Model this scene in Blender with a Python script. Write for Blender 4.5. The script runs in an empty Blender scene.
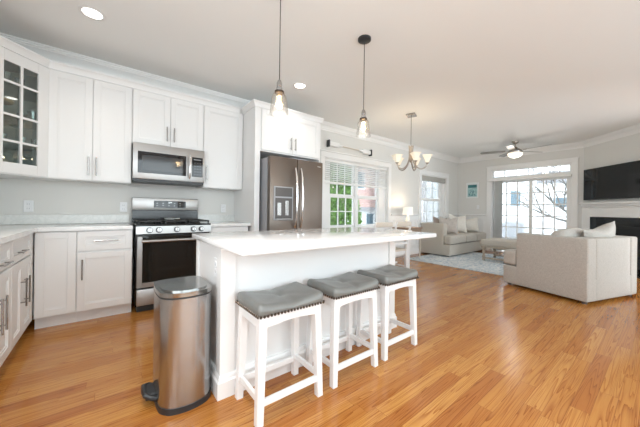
import bpy, bmesh, math, random
from mathutils import Vector, Matrix

# ------------------------------------------------------------------ camera
S = bpy.context.scene
C = bpy.context.collection
R = math.radians
CAM_H = 1.10
f_px = 271.67
yaw, roll = R(38.1), R(0.76)
Fw = Vector((math.sin(yaw), math.cos(yaw), 0))
Rt = Vector((math.cos(yaw), -math.sin(yaw), 0))
Up = Vector((0, 0, 1))
cx = Rt * math.cos(roll) + Up * math.sin(roll)
cy = Up * math.cos(roll) - Rt * math.sin(roll)
cz = -Fw
cam = bpy.data.cameras.new('camera')
camo = bpy.data.objects.new('camera', cam)
C.objects.link(camo)
m = Matrix((cx, cy, cz)).transposed().to_4x4()
m.translation = Vector((0, 0, CAM_H))
camo.matrix_world = m
cam.sensor_width = 36
cam.lens = 36 * f_px / 640
cam.shift_y = -3.42 / 640
cam.clip_start = 0.05
cam.clip_end = 300
S.camera = camo

# ------------------------------------------------------------------ world, exposure
S.view_settings.view_transform = 'Standard'
S.view_settings.look = 'None'
S.view_settings.gamma = 1
S.view_settings.use_curve_mapping = False
S.view_settings.exposure = 1.08
W = bpy.data.worlds.new('World')
S.world = W
W.use_nodes = True
bg = W.node_tree.nodes['Background']
bg.inputs[0].default_value = (0.86, 0.94, 1.0, 1)
bg.inputs[1].default_value = 3.1
S.cycles.max_bounces = 10
S.cycles.diffuse_bounces = 6
S.cycles.glossy_bounces = 4
S.cycles.transparent_max_bounces = 16
S.cycles.sample_clamp_indirect = 6
S.cycles.caustics_reflective = False
S.cycles.caustics_refractive = False

# ------------------------------------------------------------------ materials
def nt(name):
    mt = bpy.data.materials.new(name)
    mt.use_nodes = True
    t = mt.node_tree
    return mt, t, t.nodes['Principled BSDF']

def N(t, kind, **kw):
    n = t.nodes.new(kind)
    for k, v in kw.items():
        if k.startswith('i_'):
            n.inputs[k[2:].replace('_', ' ')].default_value = v
        else:
            setattr(n, k, v)
    return n

def coords(t, scale=(1, 1, 1)):
    tc = N(t, 'ShaderNodeTexCoord')
    mp = N(t, 'ShaderNodeMapping')
    mp.inputs['Scale'].default_value = scale
    t.links.new(tc.outputs['Object'], mp.inputs[0])
    return mp.outputs[0]

def mat(name, col, rough=0.5, metal=0, var=0.0, vscale=6, stretch=(1, 1, 1), bump=0.0, bscale=60, spec=None, coat=0, sheen=0, emit=None, estr=0, col2=None, detail=3):
    mt, t, p = nt(name)
    p.inputs['Base Color'].default_value = (*col, 1)
    p.inputs['Roughness'].default_value = rough
    p.inputs['Metallic'].default_value = metal
    if spec is not None:
        p.inputs['Specular IOR Level'].default_value = spec
    if coat:
        p.inputs['Coat Weight'].default_value = coat
        p.inputs['Coat Roughness'].default_value = 0.08
    if sheen:
        p.inputs['Sheen Weight'].default_value = sheen
    if emit:
        p.inputs['Emission Color'].default_value = (*emit, 1)
        p.inputs['Emission Strength'].default_value = estr
    v = coords(t, stretch)
    if var or col2:
        nz = N(t, 'ShaderNodeTexNoise')
        nz.inputs['Scale'].default_value = vscale
        nz.inputs['Detail'].default_value = detail
        t.links.new(v, nz.inputs[0])
        mx = N(t, 'ShaderNodeMix', data_type='RGBA')
        c2 = col2 if col2 else tuple(max(0, c * (1 - var)) for c in col)
        mx.inputs[6].default_value = (*c2, 1)
        mx.inputs[7].default_value = (*col, 1)
        mr = N(t, 'ShaderNodeMapRange')
        mr.inputs[1].default_value = 0.35
        mr.inputs[2].default_value = 0.65
        t.links.new(nz.outputs[0], mr.inputs[0])
        t.links.new(mr.outputs[0], mx.inputs[0])
        t.links.new(mx.outputs[2], p.inputs['Base Color'])
    if bump:
        nb = N(t, 'ShaderNodeTexNoise')
        nb.inputs['Scale'].default_value = bscale
        nb.inputs['Detail'].default_value = 2
        t.links.new(v, nb.inputs[0])
        bp = N(t, 'ShaderNodeBump')
        bp.inputs['Strength'].default_value = bump
        bp.inputs['Distance'].default_value = 0.01
        t.links.new(nb.outputs[0], bp.inputs['Height'])
        t.links.new(bp.outputs[0], p.inputs['Normal'])
    return mt

def glassmat(name, tint=(1, 1, 1), refl=0.06, rough=0.0, opac=0.0, ocol=(1, 1, 1), rmax=0.7):
    mt = bpy.data.materials.new(name)
    mt.use_nodes = True
    t = mt.node_tree
    for n in list(t.nodes):
        t.nodes.remove(n)
    out = N(t, 'ShaderNodeOutputMaterial')
    tr = N(t, 'ShaderNodeBsdfTransparent')
    tr.inputs[0].default_value = (*tint, 1)
    gl = N(t, 'ShaderNodeBsdfGlossy')
    gl.inputs['Roughness'].default_value = rough
    lw = N(t, 'ShaderNodeLayerWeight')
    lw.inputs[0].default_value = 0.25
    mr = N(t, 'ShaderNodeMapRange')
    mr.inputs[3].default_value = refl
    mr.inputs[4].default_value = rmax
    t.links.new(lw.outputs['Fresnel'], mr.inputs[0])
    mx = N(t, 'ShaderNodeMixShader')
    t.links.new(mr.outputs[0], mx.inputs[0])
    t.links.new(tr.outputs[0], mx.inputs[1])
    t.links.new(gl.outputs[0], mx.inputs[2])
    last = mx
    if opac:
        df = N(t, 'ShaderNodeBsdfDiffuse')
        df.inputs[0].default_value = (*ocol, 1)
        m2 = N(t, 'ShaderNodeMixShader')
        m2.inputs[0].default_value = opac
        t.links.new(mx.outputs[0], m2.inputs[1])
        t.links.new(df.outputs[0], m2.inputs[2])
        last = m2
    t.links.new(last.outputs[0], out.inputs[0])
    return mt

def floor_mat():
    mt, t, p = nt('oak_floor')
    L = t.links
    tc = N(t, 'ShaderNodeTexCoord')
    sp = N(t, 'ShaderNodeSeparateXYZ')
    L.new(tc.outputs['Object'], sp.inputs[0])
    def M(op, a, b=None, c=None):
        n = N(t, 'ShaderNodeMath', operation=op)
        for i, v in enumerate((a, b, c)):
            if v is None: continue
            if isinstance(v, (int, float)): n.inputs[i].default_value = v
            else: L.new(v, n.inputs[i])
        return n.outputs[0]
    wd = 0.083
    r = M('DIVIDE', sp.outputs[1], wd)
    row = M('FLOOR', r)
    wn = N(t, 'ShaderNodeTexWhiteNoise', noise_dimensions='1D')
    L.new(row, wn.inputs['W'])
    off = M('MULTIPLY', wn.outputs[0], 7.3)
    xc = M('ADD', M('DIVIDE', sp.outputs[0], 0.95), off)
    col = M('FLOOR', xc)
    cb = N(t, 'ShaderNodeCombineXYZ')
    L.new(row, cb.inputs[0]); L.new(col, cb.inputs[1])
    w2 = N(t, 'ShaderNodeTexWhiteNoise', noise_dimensions='2D')
    L.new(cb.outputs[0], w2.inputs[0])
    rnd = w2.outputs[0]
    # grain coordinates: shifted per plank, stretched along x
    gx = M('ADD', M('MULTIPLY', sp.outputs[0], 1.0), M('MULTIPLY', rnd, 37.0))
    gy = M('ADD', sp.outputs[1], M('MULTIPLY', rnd, 11.0))
    gc = N(t, 'ShaderNodeCombineXYZ')
    L.new(M('MULTIPLY', gx, 0.7), gc.inputs[0]); L.new(M('MULTIPLY', gy, 22.0), gc.inputs[1])
    nz = N(t, 'ShaderNodeTexNoise')
    nz.inputs['Scale'].default_value = 1.0; nz.inputs['Detail'].default_value = 1.5; nz.inputs['Distortion'].default_value = 0.4
    L.new(gc.outputs[0], nz.inputs[0])
    rings = M('FRACT', M('MULTIPLY', nz.outputs[0], 12.0))
    rings = M('POWER', rings, 3.0)
    gf = N(t, 'ShaderNodeCombineXYZ')
    L.new(M('MULTIPLY', gx, 10.0), gf.inputs[0]); L.new(M('MULTIPLY', gy, 350.0), gf.inputs[1])
    nf = N(t, 'ShaderNodeTexNoise'); nf.inputs['Scale'].default_value = 1.0
    L.new(gf.outputs[0], nf.inputs[0])
    ramp = N(t, 'ShaderNodeValToRGB')
    e = ramp.color_ramp.elements
    e[0].position = 0.0; e[0].color = (0.40, 0.15, 0.032, 1)
    e[1].position = 1.0; e[1].color = (0.57, 0.285, 0.078, 1)
    a = e.new(0.2); a.color = (0.46, 0.195, 0.043, 1)
    a = e.new(0.6); a.color = (0.51, 0.235, 0.057, 1)
    L.new(rnd, ramp.inputs[0])
    mx = N(t, 'ShaderNodeMix', data_type='RGBA', blend_type='MULTIPLY')
    fac = M('MULTIPLY', rings, 0.8)
    fac = M('ADD', M('MULTIPLY', fac, 1.0), M('MULTIPLY', nf.outputs[0], 0.45))
    L.new(fac, mx.inputs[0]); L.new(ramp.outputs[0], mx.inputs[6])
    mx.inputs[7].default_value = (0.50, 0.33, 0.20, 1)
    # seams
    fy = M('FRACT', r); fy = M('MINIMUM', fy, M('SUBTRACT', 1.0, fy))
    fx = M('FRACT', xc); fx = M('MULTIPLY', M('MINIMUM', fx, M('SUBTRACT', 1.0, fx)), 11.0)
    seam = M('LESS_THAN', M('MINIMUM', fy, fx), 0.014)
    m3 = N(t, 'ShaderNodeMix', data_type='RGBA', blend_type='MULTIPLY')
    L.new(M('MULTIPLY', seam, 0.55), m3.inputs[0]); L.new(mx.outputs[2], m3.inputs[6])
    m3.inputs[7].default_value = (0.35, 0.2, 0.12, 1)
    L.new(m3.outputs[2], p.inputs['Base Color'])
    p.inputs['Roughness'].default_value = 0.27
    L.new(M('ADD', 0.13, M('MULTIPLY', nz.outputs[0], 0.14)), p.inputs['Roughness'])
    bp = N(t, 'ShaderNodeBump'); bp.inputs['Strength'].default_value = 0.12; bp.inputs['Distance'].default_value = 0.004
    bh = M('ADD', M('MULTIPLY', seam, -1.0), M('MULTIPLY', nf.outputs[0], 0.12))
    L.new(bh, bp.inputs['Height']); L.new(bp.outputs[0], p.inputs['Normal'])
    return mt

def brick_mat():
    mt, t, p = nt('brick_facade')
    b = N(t, 'ShaderNodeTexBrick')
    b.inputs['Color1'].default_value = (0.55, 0.34, 0.30, 1)
    b.inputs['Color2'].default_value = (0.62, 0.42, 0.38, 1)
    b.inputs['Mortar'].default_value = (0.5, 0.45, 0.42, 1)
    b.inputs['Scale'].default_value = 3
    tc = N(t, 'ShaderNodeTexCoord'); mp = N(t, 'ShaderNodeMapping')
    mp.inputs['Rotation'].default_value = (R(90), 0, 0)
    t.links.new(tc.outputs['Object'], mp.inputs[0]); t.links.new(mp.outputs[0], b.inputs[0])
    t.links.new(b.outputs[0], p.inputs['Base Color'])
    p.inputs['Roughness'].default_value = 0.9
    return mt

def siding_mat():
    mt, t, p = nt('white_siding')
    tc = N(t, 'ShaderNodeTexCoord'); sp = N(t, 'ShaderNodeSeparateXYZ')
    t.links.new(tc.outputs['Object'], sp.inputs[0])
    a = N(t, 'ShaderNodeMath', operation='MULTIPLY'); a.inputs[1].default_value = 6
    fr = N(t, 'ShaderNodeMath', operation='FRACT')
    t.links.new(sp.outputs[2], a.inputs[0]); t.links.new(a.outputs[0], fr.inputs[0])
    lt = N(t, 'ShaderNodeMath', operation='LESS_THAN'); lt.inputs[1].default_value = 0.1
    t.links.new(fr.outputs[0], lt.inputs[0])
    mx = N(t, 'ShaderNodeMix', data_type='RGBA')
    mx.inputs[6].default_value = (0.80, 0.81, 0.82, 1); mx.inputs[7].default_value = (0.62, 0.64, 0.66, 1)
    t.links.new(lt.outputs[0], mx.inputs[0]); t.links.new(mx.outputs[2], p.inputs['Base Color'])
    p.inputs['Roughness'].default_value = 0.8
    return mt

def marble_mat(name, base, vein, scale=3.0, rough=0.12, amt=0.5):
    mt, t, p = nt(name)
    v = coords(t)
    nz = N(t, 'ShaderNodeTexNoise'); nz.inputs['Scale'].default_value = scale; nz.inputs['Detail'].default_value = 6; nz.inputs['Distortion'].default_value = 1.5
    t.links.new(v, nz.inputs[0])
    a = N(t, 'ShaderNodeMath', operation='SUBTRACT'); a.inputs[1].default_value = 0.5
    b = N(t, 'ShaderNodeMath', operation='ABSOLUTE')
    t.links.new(nz.outputs[0], a.inputs[0]); t.links.new(a.outputs[0], b.inputs[0])
    mr = N(t, 'ShaderNodeMapRange'); mr.inputs[1].default_value = 0; mr.inputs[2].default_value = 0.09
    mr.inputs[3].default_value = amt; mr.inputs[4].default_value = 0
    t.links.new(b.outputs[0], mr.inputs[0])
    mx = N(t, 'ShaderNodeMix', data_type='RGBA')
    mx.inputs[6].default_value = (*base, 1); mx.inputs[7].default_value = (*vein, 1)
    t.links.new(mr.outputs[0], mx.inputs[0]); t.links.new(mx.outputs[2], p.inputs['Base Color'])
    p.inputs['Roughness'].default_value = rough
    return mt

def weave_mat(name, col, dark, scale=420, rough=0.95):
    mt, t, p = nt(name)
    v = coords(t)
    out = []
    for st in ((1, 1, 0.15), (0.15, 0.15, 1)):
        mp = N(t, 'ShaderNodeMapping'); mp.inputs['Scale'].default_value = st
        t.links.new(v, mp.inputs[0])
        nz = N(t, 'ShaderNodeTexNoise'); nz.inputs['Scale'].default_value = scale; nz.inputs['Detail'].default_value = 1
        t.links.new(mp.outputs[0], nz.inputs[0]); out.append(nz.outputs[0])
    ad = N(t, 'ShaderNodeMath', operation='ADD'); t.links.new(out[0], ad.inputs[0]); t.links.new(out[1], ad.inputs[1])
    mr = N(t, 'ShaderNodeMapRange'); mr.inputs[1].default_value = 0.8; mr.inputs[2].default_value = 1.15
    t.links.new(ad.outputs[0], mr.inputs[0])
    mx = N(t, 'ShaderNodeMix', data_type='RGBA')
    mx.inputs[6].default_value = (*dark, 1); mx.inputs[7].default_value = (*col, 1)
    t.links.new(mr.outputs[0], mx.inputs[0]); t.links.new(mx.outputs[2], p.inputs['Base Color'])
    p.inputs['Roughness'].default_value = rough
    bp = N(t, 'ShaderNodeBump'); bp.inputs['Strength'].default_value = 0.25; bp.inputs['Distance'].default_value = 0.004
    t.links.new(ad.outputs[0], bp.inputs['Height']); t.links.new(bp.outputs[0], p.inputs['Normal'])
    return mt

def rug_mat():
    mt, t, p = nt('rug_pattern')
    v = coords(t)
    n1 = N(t, 'ShaderNodeTexVoronoi'); n1.inputs['Scale'].default_value = 5.0; n1.feature = 'DISTANCE_TO_EDGE'
    n2 = N(t, 'ShaderNodeTexNoise'); n2.inputs['Scale'].default_value = 9; n2.inputs['Detail'].default_value = 5; n2.inputs['Distortion'].default_value = 2
    t.links.new(v, n2.inputs[0])
    t.links.new(v, n1.inputs[0])
    rp = N(t, 'ShaderNodeValToRGB'); e = rp.color_ramp.elements
    e[0].position = 0.38; e[0].color = (0.30, 0.38, 0.46, 1)
    e[1].position = 0.56; e[1].color = (0.66, 0.68, 0.68, 1)
    a = e.new(0.47); a.color = (0.47, 0.54, 0.59, 1)
    t.links.new(n2.outputs[0], rp.inputs[0])
    mr = N(t, 'ShaderNodeMapRange'); mr.inputs[1].default_value = 0.0; mr.inputs[2].default_value = 0.05
    mr.inputs[3].default_value = 0.6; mr.inputs[4].default_value = 0
    t.links.new(n1.outputs[0], mr.inputs[0])
    mx = N(t, 'ShaderNodeMix', data_type='RGBA'); mx.inputs[7].default_value = (0.7, 0.71, 0.7, 1)
    t.links.new(mr.outputs[0], mx.inputs[0]); t.links.new(rp.outputs[0], mx.inputs[6])
    t.links.new(mx.outputs[2], p.inputs['Base Color'])
    p.inputs['Roughness'].default_value = 1.0
    return mt

def steel_mat(name, col, rough, axis=(1, 1, 40), amt=0.12, spread=0.12):
    mt, t, p = nt(name)
    v = coords(t, axis)
    nz = N(t, 'ShaderNodeTexNoise'); nz.inputs['Scale'].default_value = 8; nz.inputs['Detail'].default_value = 4
    t.links.new(v, nz.inputs[0])
    mx = N(t, 'ShaderNodeMix', data_type='RGBA')
    mx.inputs[6].default_value = (*[c * (1 - amt) for c in col], 1); mx.inputs[7].default_value = (*col, 1)
    t.links.new(nz.outputs[0], mx.inputs[0]); t.links.new(mx.outputs[2], p.inputs['Base Color'])
    mr = N(t, 'ShaderNodeMapRange'); mr.inputs[3].default_value = rough; mr.inputs[4].default_value = rough + spread
    t.links.new(nz.outputs[0], mr.inputs[0]); t.links.new(mr.outputs[0], p.inputs['Roughness'])
    p.inputs['Metallic'].default_value = 1
    return mt

M = {}
M['floor'] = floor_mat()
M['wall'] = mat('wall_paint', (0.68, 0.675, 0.65), 0.75, bump=0.02, bscale=200)
M['ceiling'] = mat('ceiling_paint', (0.84, 0.855, 0.85), 0.9, bump=0.03, bscale=150)
M['trim'] = mat('trim_paint', (0.80, 0.80, 0.79), 0.35, bump=0.01)
M['cab'] = mat('cabinet_paint', (0.77, 0.77, 0.765), 0.33, bump=0.008, bscale=90)
M['cabin'] = mat('cabinet_interior', (0.46, 0.54, 0.51), 0.6, var=0.06)
M['counter'] = marble_mat('marble_counter', (0.80, 0.80, 0.79), (0.60, 0.62, 0.62), 4.0, amt=.4)
M['splash'] = marble_mat('marble_strip', (0.70, 0.71, 0.69), (0.56, 0.58, 0.56), 9.0, 0.2, 0.5)
M['quartz'] = mat('white_quartz', (0.76, 0.765, 0.77), 0.10, var=0.03, vscale=40)
M['steel'] = steel_mat('brushed_steel', (0.46, 0.45, 0.44), 0.32, (1, 1, 30))
M['steelv'] = steel_mat('brushed_steel_upright', (0.47, 0.475, 0.48), 0.22, (7, 7, 0.12), 0.10, .06)
M['nickel'] = mat('satin_nickel', (0.42, 0.41, 0.40), 0.25, 1, var=0.05)
M['dnickel'] = mat('aged_nickel', (0.42, 0.37, 0.32), 0.3, 1, var=0.1)
M['chrome'] = mat('polished_chrome', (0.85, 0.85, 0.86), 0.08, 1, var=0.02)
M['slate'] = steel_mat('slate_finish', (0.205, 0.172, 0.148), 0.36, (1, 1, 25), 0.06)
M['drk'] = mat('dark_recess_plastic', (0.10, 0.09, 0.085), 0.35, var=0.1)
M['grey'] = mat('grey_cabinet_metal', (0.36, 0.37, 0.39), 0.45, var=0.04)
M['black'] = mat('black_enamel', (0.012, 0.012, 0.013), 0.15, var=0.2)
M['bglass'] = mat('black_glass', (0.012, 0.012, 0.014), 0.05, var=0.2)
M['oglass'] = mat('oven_door_glass', (0.014, 0.012, 0.010), 0.06, var=0.2)
M['mglass'] = mat('microwave_window', (0.045, 0.047, 0.05), 0.08, var=0.15, vscale=200)
M['iron'] = mat('cast_iron', (0.02, 0.02, 0.02), 0.5, bump=0.1)
M['rubber'] = mat('black_plastic', (0.025, 0.026, 0.028), 0.4, var=0.1)
M['lid'] = mat('smoked_steel_lid', (0.42, 0.42, 0.41), 0.16, 1, var=0.15, vscale=3)
M['leather'] = mat('grey_leather', (0.19, 0.195, 0.185), 0.33, var=0.12, vscale=9, bump=0.12, bscale=120)
M['nail'] = mat('bronze_nailheads', (0.09, 0.07, 0.055), 0.35, 0.8, var=0.1)
M['stool'] = mat('white_lacquer_wood', (0.76, 0.76, 0.76), 0.3, bump=0.01)
M['fabric'] = weave_mat('beige_weave', (0.50, 0.475, 0.435), (0.39, 0.365, 0.335))
M['fabric2'] = weave_mat('oatmeal_weave', (0.50, 0.465, 0.41), (0.41, 0.375, 0.325))
M['piping'] = mat('dark_piping', (0.14, 0.12, 0.11), 0.9, var=0.1)
M['pwhite'] = weave_mat('ivory_pillow', (0.74, 0.71, 0.65), (0.62, 0.59, 0.53), 180)
M['ptaupe'] = weave_mat('taupe_pillow', (0.36, 0.30, 0.26), (0.28, 0.23, 0.2), 180)
M['pgrey'] = weave_mat('grey_pillow', (0.52, 0.48, 0.44), (0.40, 0.36, 0.33), 120)
M['rug'] = rug_mat()
M['oakw'] = mat('weathered_wood', (0.42, 0.36, 0.29), 0.6, var=0.25, vscale=5, stretch=(1, 12, 12))
M['brownw'] = mat('brown_wood', (0.26, 0.165, 0.10), 0.4, var=0.25, vscale=5, stretch=(1, 12, 12))
M['beigew'] = mat('cream_wood', (0.62, 0.56, 0.48), 0.45, var=0.06, vscale=5)
M['screen'] = mat('tv_screen', (0.006, 0.007, 0.008), 0.06, var=0.1)
M['firebox'] = mat('firebox_black', (0.012, 0.014, 0.017), 0.25, var=0.3)
M['granite'] = mat('black_granite', (0.018, 0.022, 0.026), 0.07, var=0.6, vscale=150)
M['glass'] = glassmat('window_glass', (0.80, 0.81, 0.815), 0.03)
M['cglass0'] = glassmat('clear_window_glass', (0.97, 0.99, 0.99), 0.03)
M['cglass'] = glassmat('cabinet_glass', (0.86, 0.92, 0.90), 0.10)
M['pglass'] = glassmat('seeded_glass', (0.985, 0.975, 0.96), 0.06, 0.10, 0.0, rmax=.4)
M['drink'] = glassmat('clear_glassware', (0.9, 0.95, 0.95), 0.25, 0.02, 0.12, (0.9, 0.95, 0.95))
M['shade'] = mat('lit_frosted_glass', (0.74, 0.69, 0.60), 0.4, emit=(1.0, 0.84, 0.62), estr=0.18, var=0.04)
M['fanlight'] = mat('lit_fan_bowl', (0.9, 0.88, 0.82), 0.4, emit=(1.0, 0.88, 0.70), estr=0.45, var=0.04)
M['lampshade'] = mat('lit_linen_shade', (0.9, 0.87, 0.8), 0.8, emit=(1.0, 0.92, 0.80), estr=0.15, var=0.04)
M['canlight'] = mat('downlight_lens', (1, 1, 1), 0.5, emit=(1.0, 0.96, 0.9), estr=3, var=0.01)
M['filament'] = mat('glowing_filament', (1, 0.8, 0.5), 0.5, emit=(1.0, 0.72, 0.38), estr=4, var=0.01)
M['bulb'] = mat('lit_bulb', (1, 0.9, 0.75), 0.5, emit=(1.0, 0.80, 0.55), estr=1.5, var=0.01)
M['plate'] = mat('outlet_plastic', (0.78, 0.79, 0.80), 0.3, bump=0.01)
M['slot'] = mat('outlet_slots', (0.35, 0.36, 0.38), 0.5, var=0.05)
M['blind'] = mat('white_blind_slats', (0.80, 0.80, 0.79), 0.5, bump=0.01)
M['vblind'] = mat('grey_vertical_blind', (0.58, 0.60, 0.60), 0.7, var=0.05)
M['shaderoll'] = mat('greige_roman_shade', (0.42, 0.41, 0.38), 0.85, var=0.1, vscale=30)
M['ceramic'] = mat('white_ceramic', (0.8, 0.79, 0.76), 0.2, bump=0.01)
M['warmbowl'] = mat('tan_ceramic', (0.62, 0.42, 0.25), 0.3, var=0.1)
M['leaf'] = mat('evergreen_leaves', (0.22, 0.40, 0.10), 0.6, var=0.5, vscale=3)
M['bark'] = mat('grey_bark', (0.15, 0.14, 0.13), 0.9, var=0.3, vscale=10)
M['brick'] = brick_mat()
M['siding'] = siding_mat()
M['roof'] = mat('grey_shingles', (0.22, 0.22, 0.23), 0.9, var=0.3, vscale=10)
M['bluewin'] = mat('house_window_glass', (0.10, 0.16, 0.20), 0.1, var=0.1)
M['ground'] = mat('pale_paving', (0.55, 0.56, 0.55), 0.95, var=0.15, vscale=2)
M['deck'] = mat('pale_deck_boards', (0.60, 0.60, 0.60), 0.9, var=0.15, vscale=3, stretch=(1, 14, 1))
M['teal'] = mat('teal_ink', (0.05, 0.22, 0.24), 0.7, var=0.5, vscale=25)
M['teal2'] = mat('pale_teal_ink', (0.40, 0.62, 0.63), 0.7, var=0.3, vscale=25)
M['paper'] = mat('print_paper', (0.75, 0.80, 0.80), 0.7, var=0.03)
M['blade'] = mat('fan_blade_grey', (0.20, 0.19, 0.175), 0.4, var=0.1, stretch=(1, 8, 1))
M['towel'] = mat('striped_rest', (0.6, 0.58, 0.55), 0.3, var=0.1)

# ------------------------------------------------------------------ mesh builder
class MB:
    def __init__(self):
        self.bm = bmesh.new()
        self.tf = Matrix.Identity(4)
    def add(self, verts, faces):
        vs = [self.bm.verts.new(self.tf @ Vector(v)) for v in verts]
        for f in faces:
            try: self.bm.faces.new([vs[i] for i in f])
            except ValueError: pass
        return vs
    def box(self, x0, x1, y0, y1, z0, z1, bev=0.0, seg=1):
        if x0 > x1: x0, x1 = x1, x0
        if y0 > y1: y0, y1 = y1, y0
        if z0 > z1: z0, z1 = z1, z0
        v = self.add([(x0, y0, z0), (x1, y0, z0), (x1, y1, z0), (x0, y1, z0), (x0, y0, z1), (x1, y0, z1), (x1, y1, z1), (x0, y1, z1)],
                     [(0, 3, 2, 1), (4, 5, 6, 7), (0, 1, 5, 4), (1, 2, 6, 5), (2, 3, 7, 6), (3, 0, 4, 7)])
        if bev:
            es = {e for q in v for e in q.link_edges}
            bmesh.ops.bevel(self.bm, geom=list(es), offset=bev, segments=seg, affect='EDGES', profile=0.5)
        return self
    def prism(self, pts, z0, z1, bev=0.0, seg=2, top_only=False):
        n = len(pts)
        v = self.add([(p[0], p[1], z0) for p in pts] + [(p[0], p[1], z1) for p in pts],
                     [tuple(reversed(range(n))), tuple(range(n, 2 * n))] + [(i, (i + 1) % n, n + (i + 1) % n, n + i) for i in range(n)])
        if bev:
            es = {e for q in v[n:] for e in q.link_edges if e.other_vert(q) in v[n:]}
            if not top_only:
                es |= {e for q in v[:n] for e in q.link_edges if e.other_vert(q) in v[:n]}
            bmesh.ops.bevel(self.bm, geom=list(es), offset=bev, segments=seg, affect='EDGES', profile=0.5)
        return self
    def hull8(self, bottom, top):
        self.add(list(bottom) + list(top), [(3, 2, 1, 0), (4, 5, 6, 7), (0, 1, 5, 4), (1, 2, 6, 5), (2, 3, 7, 6), (3, 0, 4, 7)])
        return self
    def cyl(self, p0, p1, r0, r1=None, seg=14, caps=True):
        return self.tube([p0, p1], [r0, r0 if r1 is None else r1], seg, caps)
    def tube(self, pts, r, seg=10, caps=True):
        pts = [Vector(p) for p in pts]
        if not isinstance(r, (list, tuple)): r = [r] * len(pts)
        rings = []; ref = None
        for i, p in enumerate(pts):
            a = pts[max(i - 1, 0)]; b = pts[min(i + 1, len(pts) - 1)]
            d = (b - a).normalized()
            if ref is None:
                ref = d.orthogonal().normalized()
            u = (ref - d * ref.dot(d))
            if u.length < 1e-6: u = d.orthogonal()
            u.normalize(); ref = u
            w = d.cross(u)
            rings.append([p + (u * math.cos(2 * math.pi * k / seg) + w * math.sin(2 * math.pi * k / seg)) * r[i] for k in range(seg)])
        vs = [q for ring in rings for q in ring]
        fs = []
        for i in range(len(rings) - 1):
            for k in range(seg):
                fs.append((i * seg + k, i * seg + (k + 1) % seg, (i + 1) * seg + (k + 1) % seg, (i + 1) * seg + k))
        if caps:
            fs.append(tuple(reversed(range(seg)))); fs.append(tuple((len(rings) - 1) * seg + k for k in range(seg)))
        self.add(vs, fs)
        return self
    def lathe(self, prof, c=(0, 0), seg=24, sq=False):
        # prof: (r, z); closes ends with r == 0
        vs = []; fs = []; idx = []
        for r, z in prof:
            if r <= 1e-6:
                idx.append([len(vs)]); vs.append((c[0], c[1], z))
            else:
                row = []
                for k in range(seg):
                    a = 2 * math.pi * k / seg
                    rr = r
                    if sq:
                        rr = r / max(abs(math.cos(a)), abs(math.sin(a))) ** 0.75
                    row.append(len(vs)); vs.append((c[0] + rr * math.cos(a), c[1] + rr * math.sin(a), z))
                idx.append(row)
        for a, b in zip(idx, idx[1:]):
            for k in range(seg):
                k2 = (k + 1) % seg
                if len(a) == 1 and len(b) == 1: continue
                if len(a) == 1: fs.append((a[0], b[k2], b[k]))
                elif len(b) == 1: fs.append((a[k], a[k2], b[0]))
                else: fs.append((a[k], a[k2], b[k2], b[k]))
        self.add(vs, fs)
        return self
    def soft(self, x0, x1, y0, y1, z0, z1, r=0.04, top=0.0, front=0.0, fn=None, n=10):
        # rounded, slightly puffed cushion; front = bulge of the -y face
        def ts(a, b):
            L = b - a; rr = min(r, L / 2.01)
            inner = [a + rr + (L - 2 * rr) * i / n for i in range(n + 1)]
            lo = [a + rr * (1 - math.cos(math.pi / 2 * (i / 3))) for i in range(3)]
            hi = [b - rr * (1 - math.cos(math.pi / 2 * (i / 3))) for i in reversed(range(3))]
            return lo + inner + hi
        X, Y, Z = ts(x0, x1), ts(y0, y1), ts(z0, z1)
        Z = Z[:3] + Z[3:-3:max(1, n // 3)] + [Z[-4]] + Z[-3:]
        Z = sorted(set(Z))
        rr = min(r, (x1 - x0) / 2.01, (y1 - y0) / 2.01, (z1 - z0) / 2.01)
        cache = {}; vs = []
        def V(i, j, k):
            key = (i, j, k)
            if key not in cache:
                p = Vector((X[i], Y[j], Z[k]))
                q = Vector((min(max(p.x, x0 + rr), x1 - rr), min(max(p.y, y0 + rr), y1 - rr), min(max(p.z, z0 + rr), z1 - rr)))
                d = p - q
                if d.length > 1e-7: p = q + d.normalized() * rr
                u = (p.x - (x0 + x1) / 2) / ((x1 - x0) / 2); v = (p.y - (y0 + y1) / 2) / ((y1 - y0) / 2); w = (p.z - z0) / (z1 - z0)
                p.z += top * max(0, 1 - u * u) * max(0, 1 - v * v) * w
                if v < 0: p.y -= front * max(0, 1 - u * u) * (-v) * (1 - (2 * w - 1) ** 2)
                if fn: p = fn(p, u, v, w)
                cache[key] = len(vs); vs.append(p)
            return cache[key]
        fs = []
        nx, ny, nz = len(X) - 1, len(Y) - 1, len(Z) - 1
        for i in range(nx):
            for j in range(ny):
                fs.append((V(i, j, 0), V(i, j + 1, 0), V(i + 1, j + 1, 0), V(i + 1, j, 0)))
                fs.append((V(i, j, nz), V(i + 1, j, nz), V(i + 1, j + 1, nz), V(i, j + 1, nz)))
        for i in range(nx):
            for k in range(nz):
                fs.append((V(i, 0, k), V(i + 1, 0, k), V(i + 1, 0, k + 1), V(i, 0, k + 1)))
                fs.append((V(i, ny, k), V(i, ny, k + 1), V(i + 1, ny, k + 1), V(i + 1, ny, k)))
        for j in range(ny):
            for k in range(nz):
                fs.append((V(0, j, k), V(0, j, k + 1), V(0, j + 1, k + 1), V(0, j + 1, k)))
                fs.append((V(nx, j, k), V(nx, j + 1, k), V(nx, j + 1, k + 1), V(nx, j, k + 1)))
        self.add(vs, fs)
        return self
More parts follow.
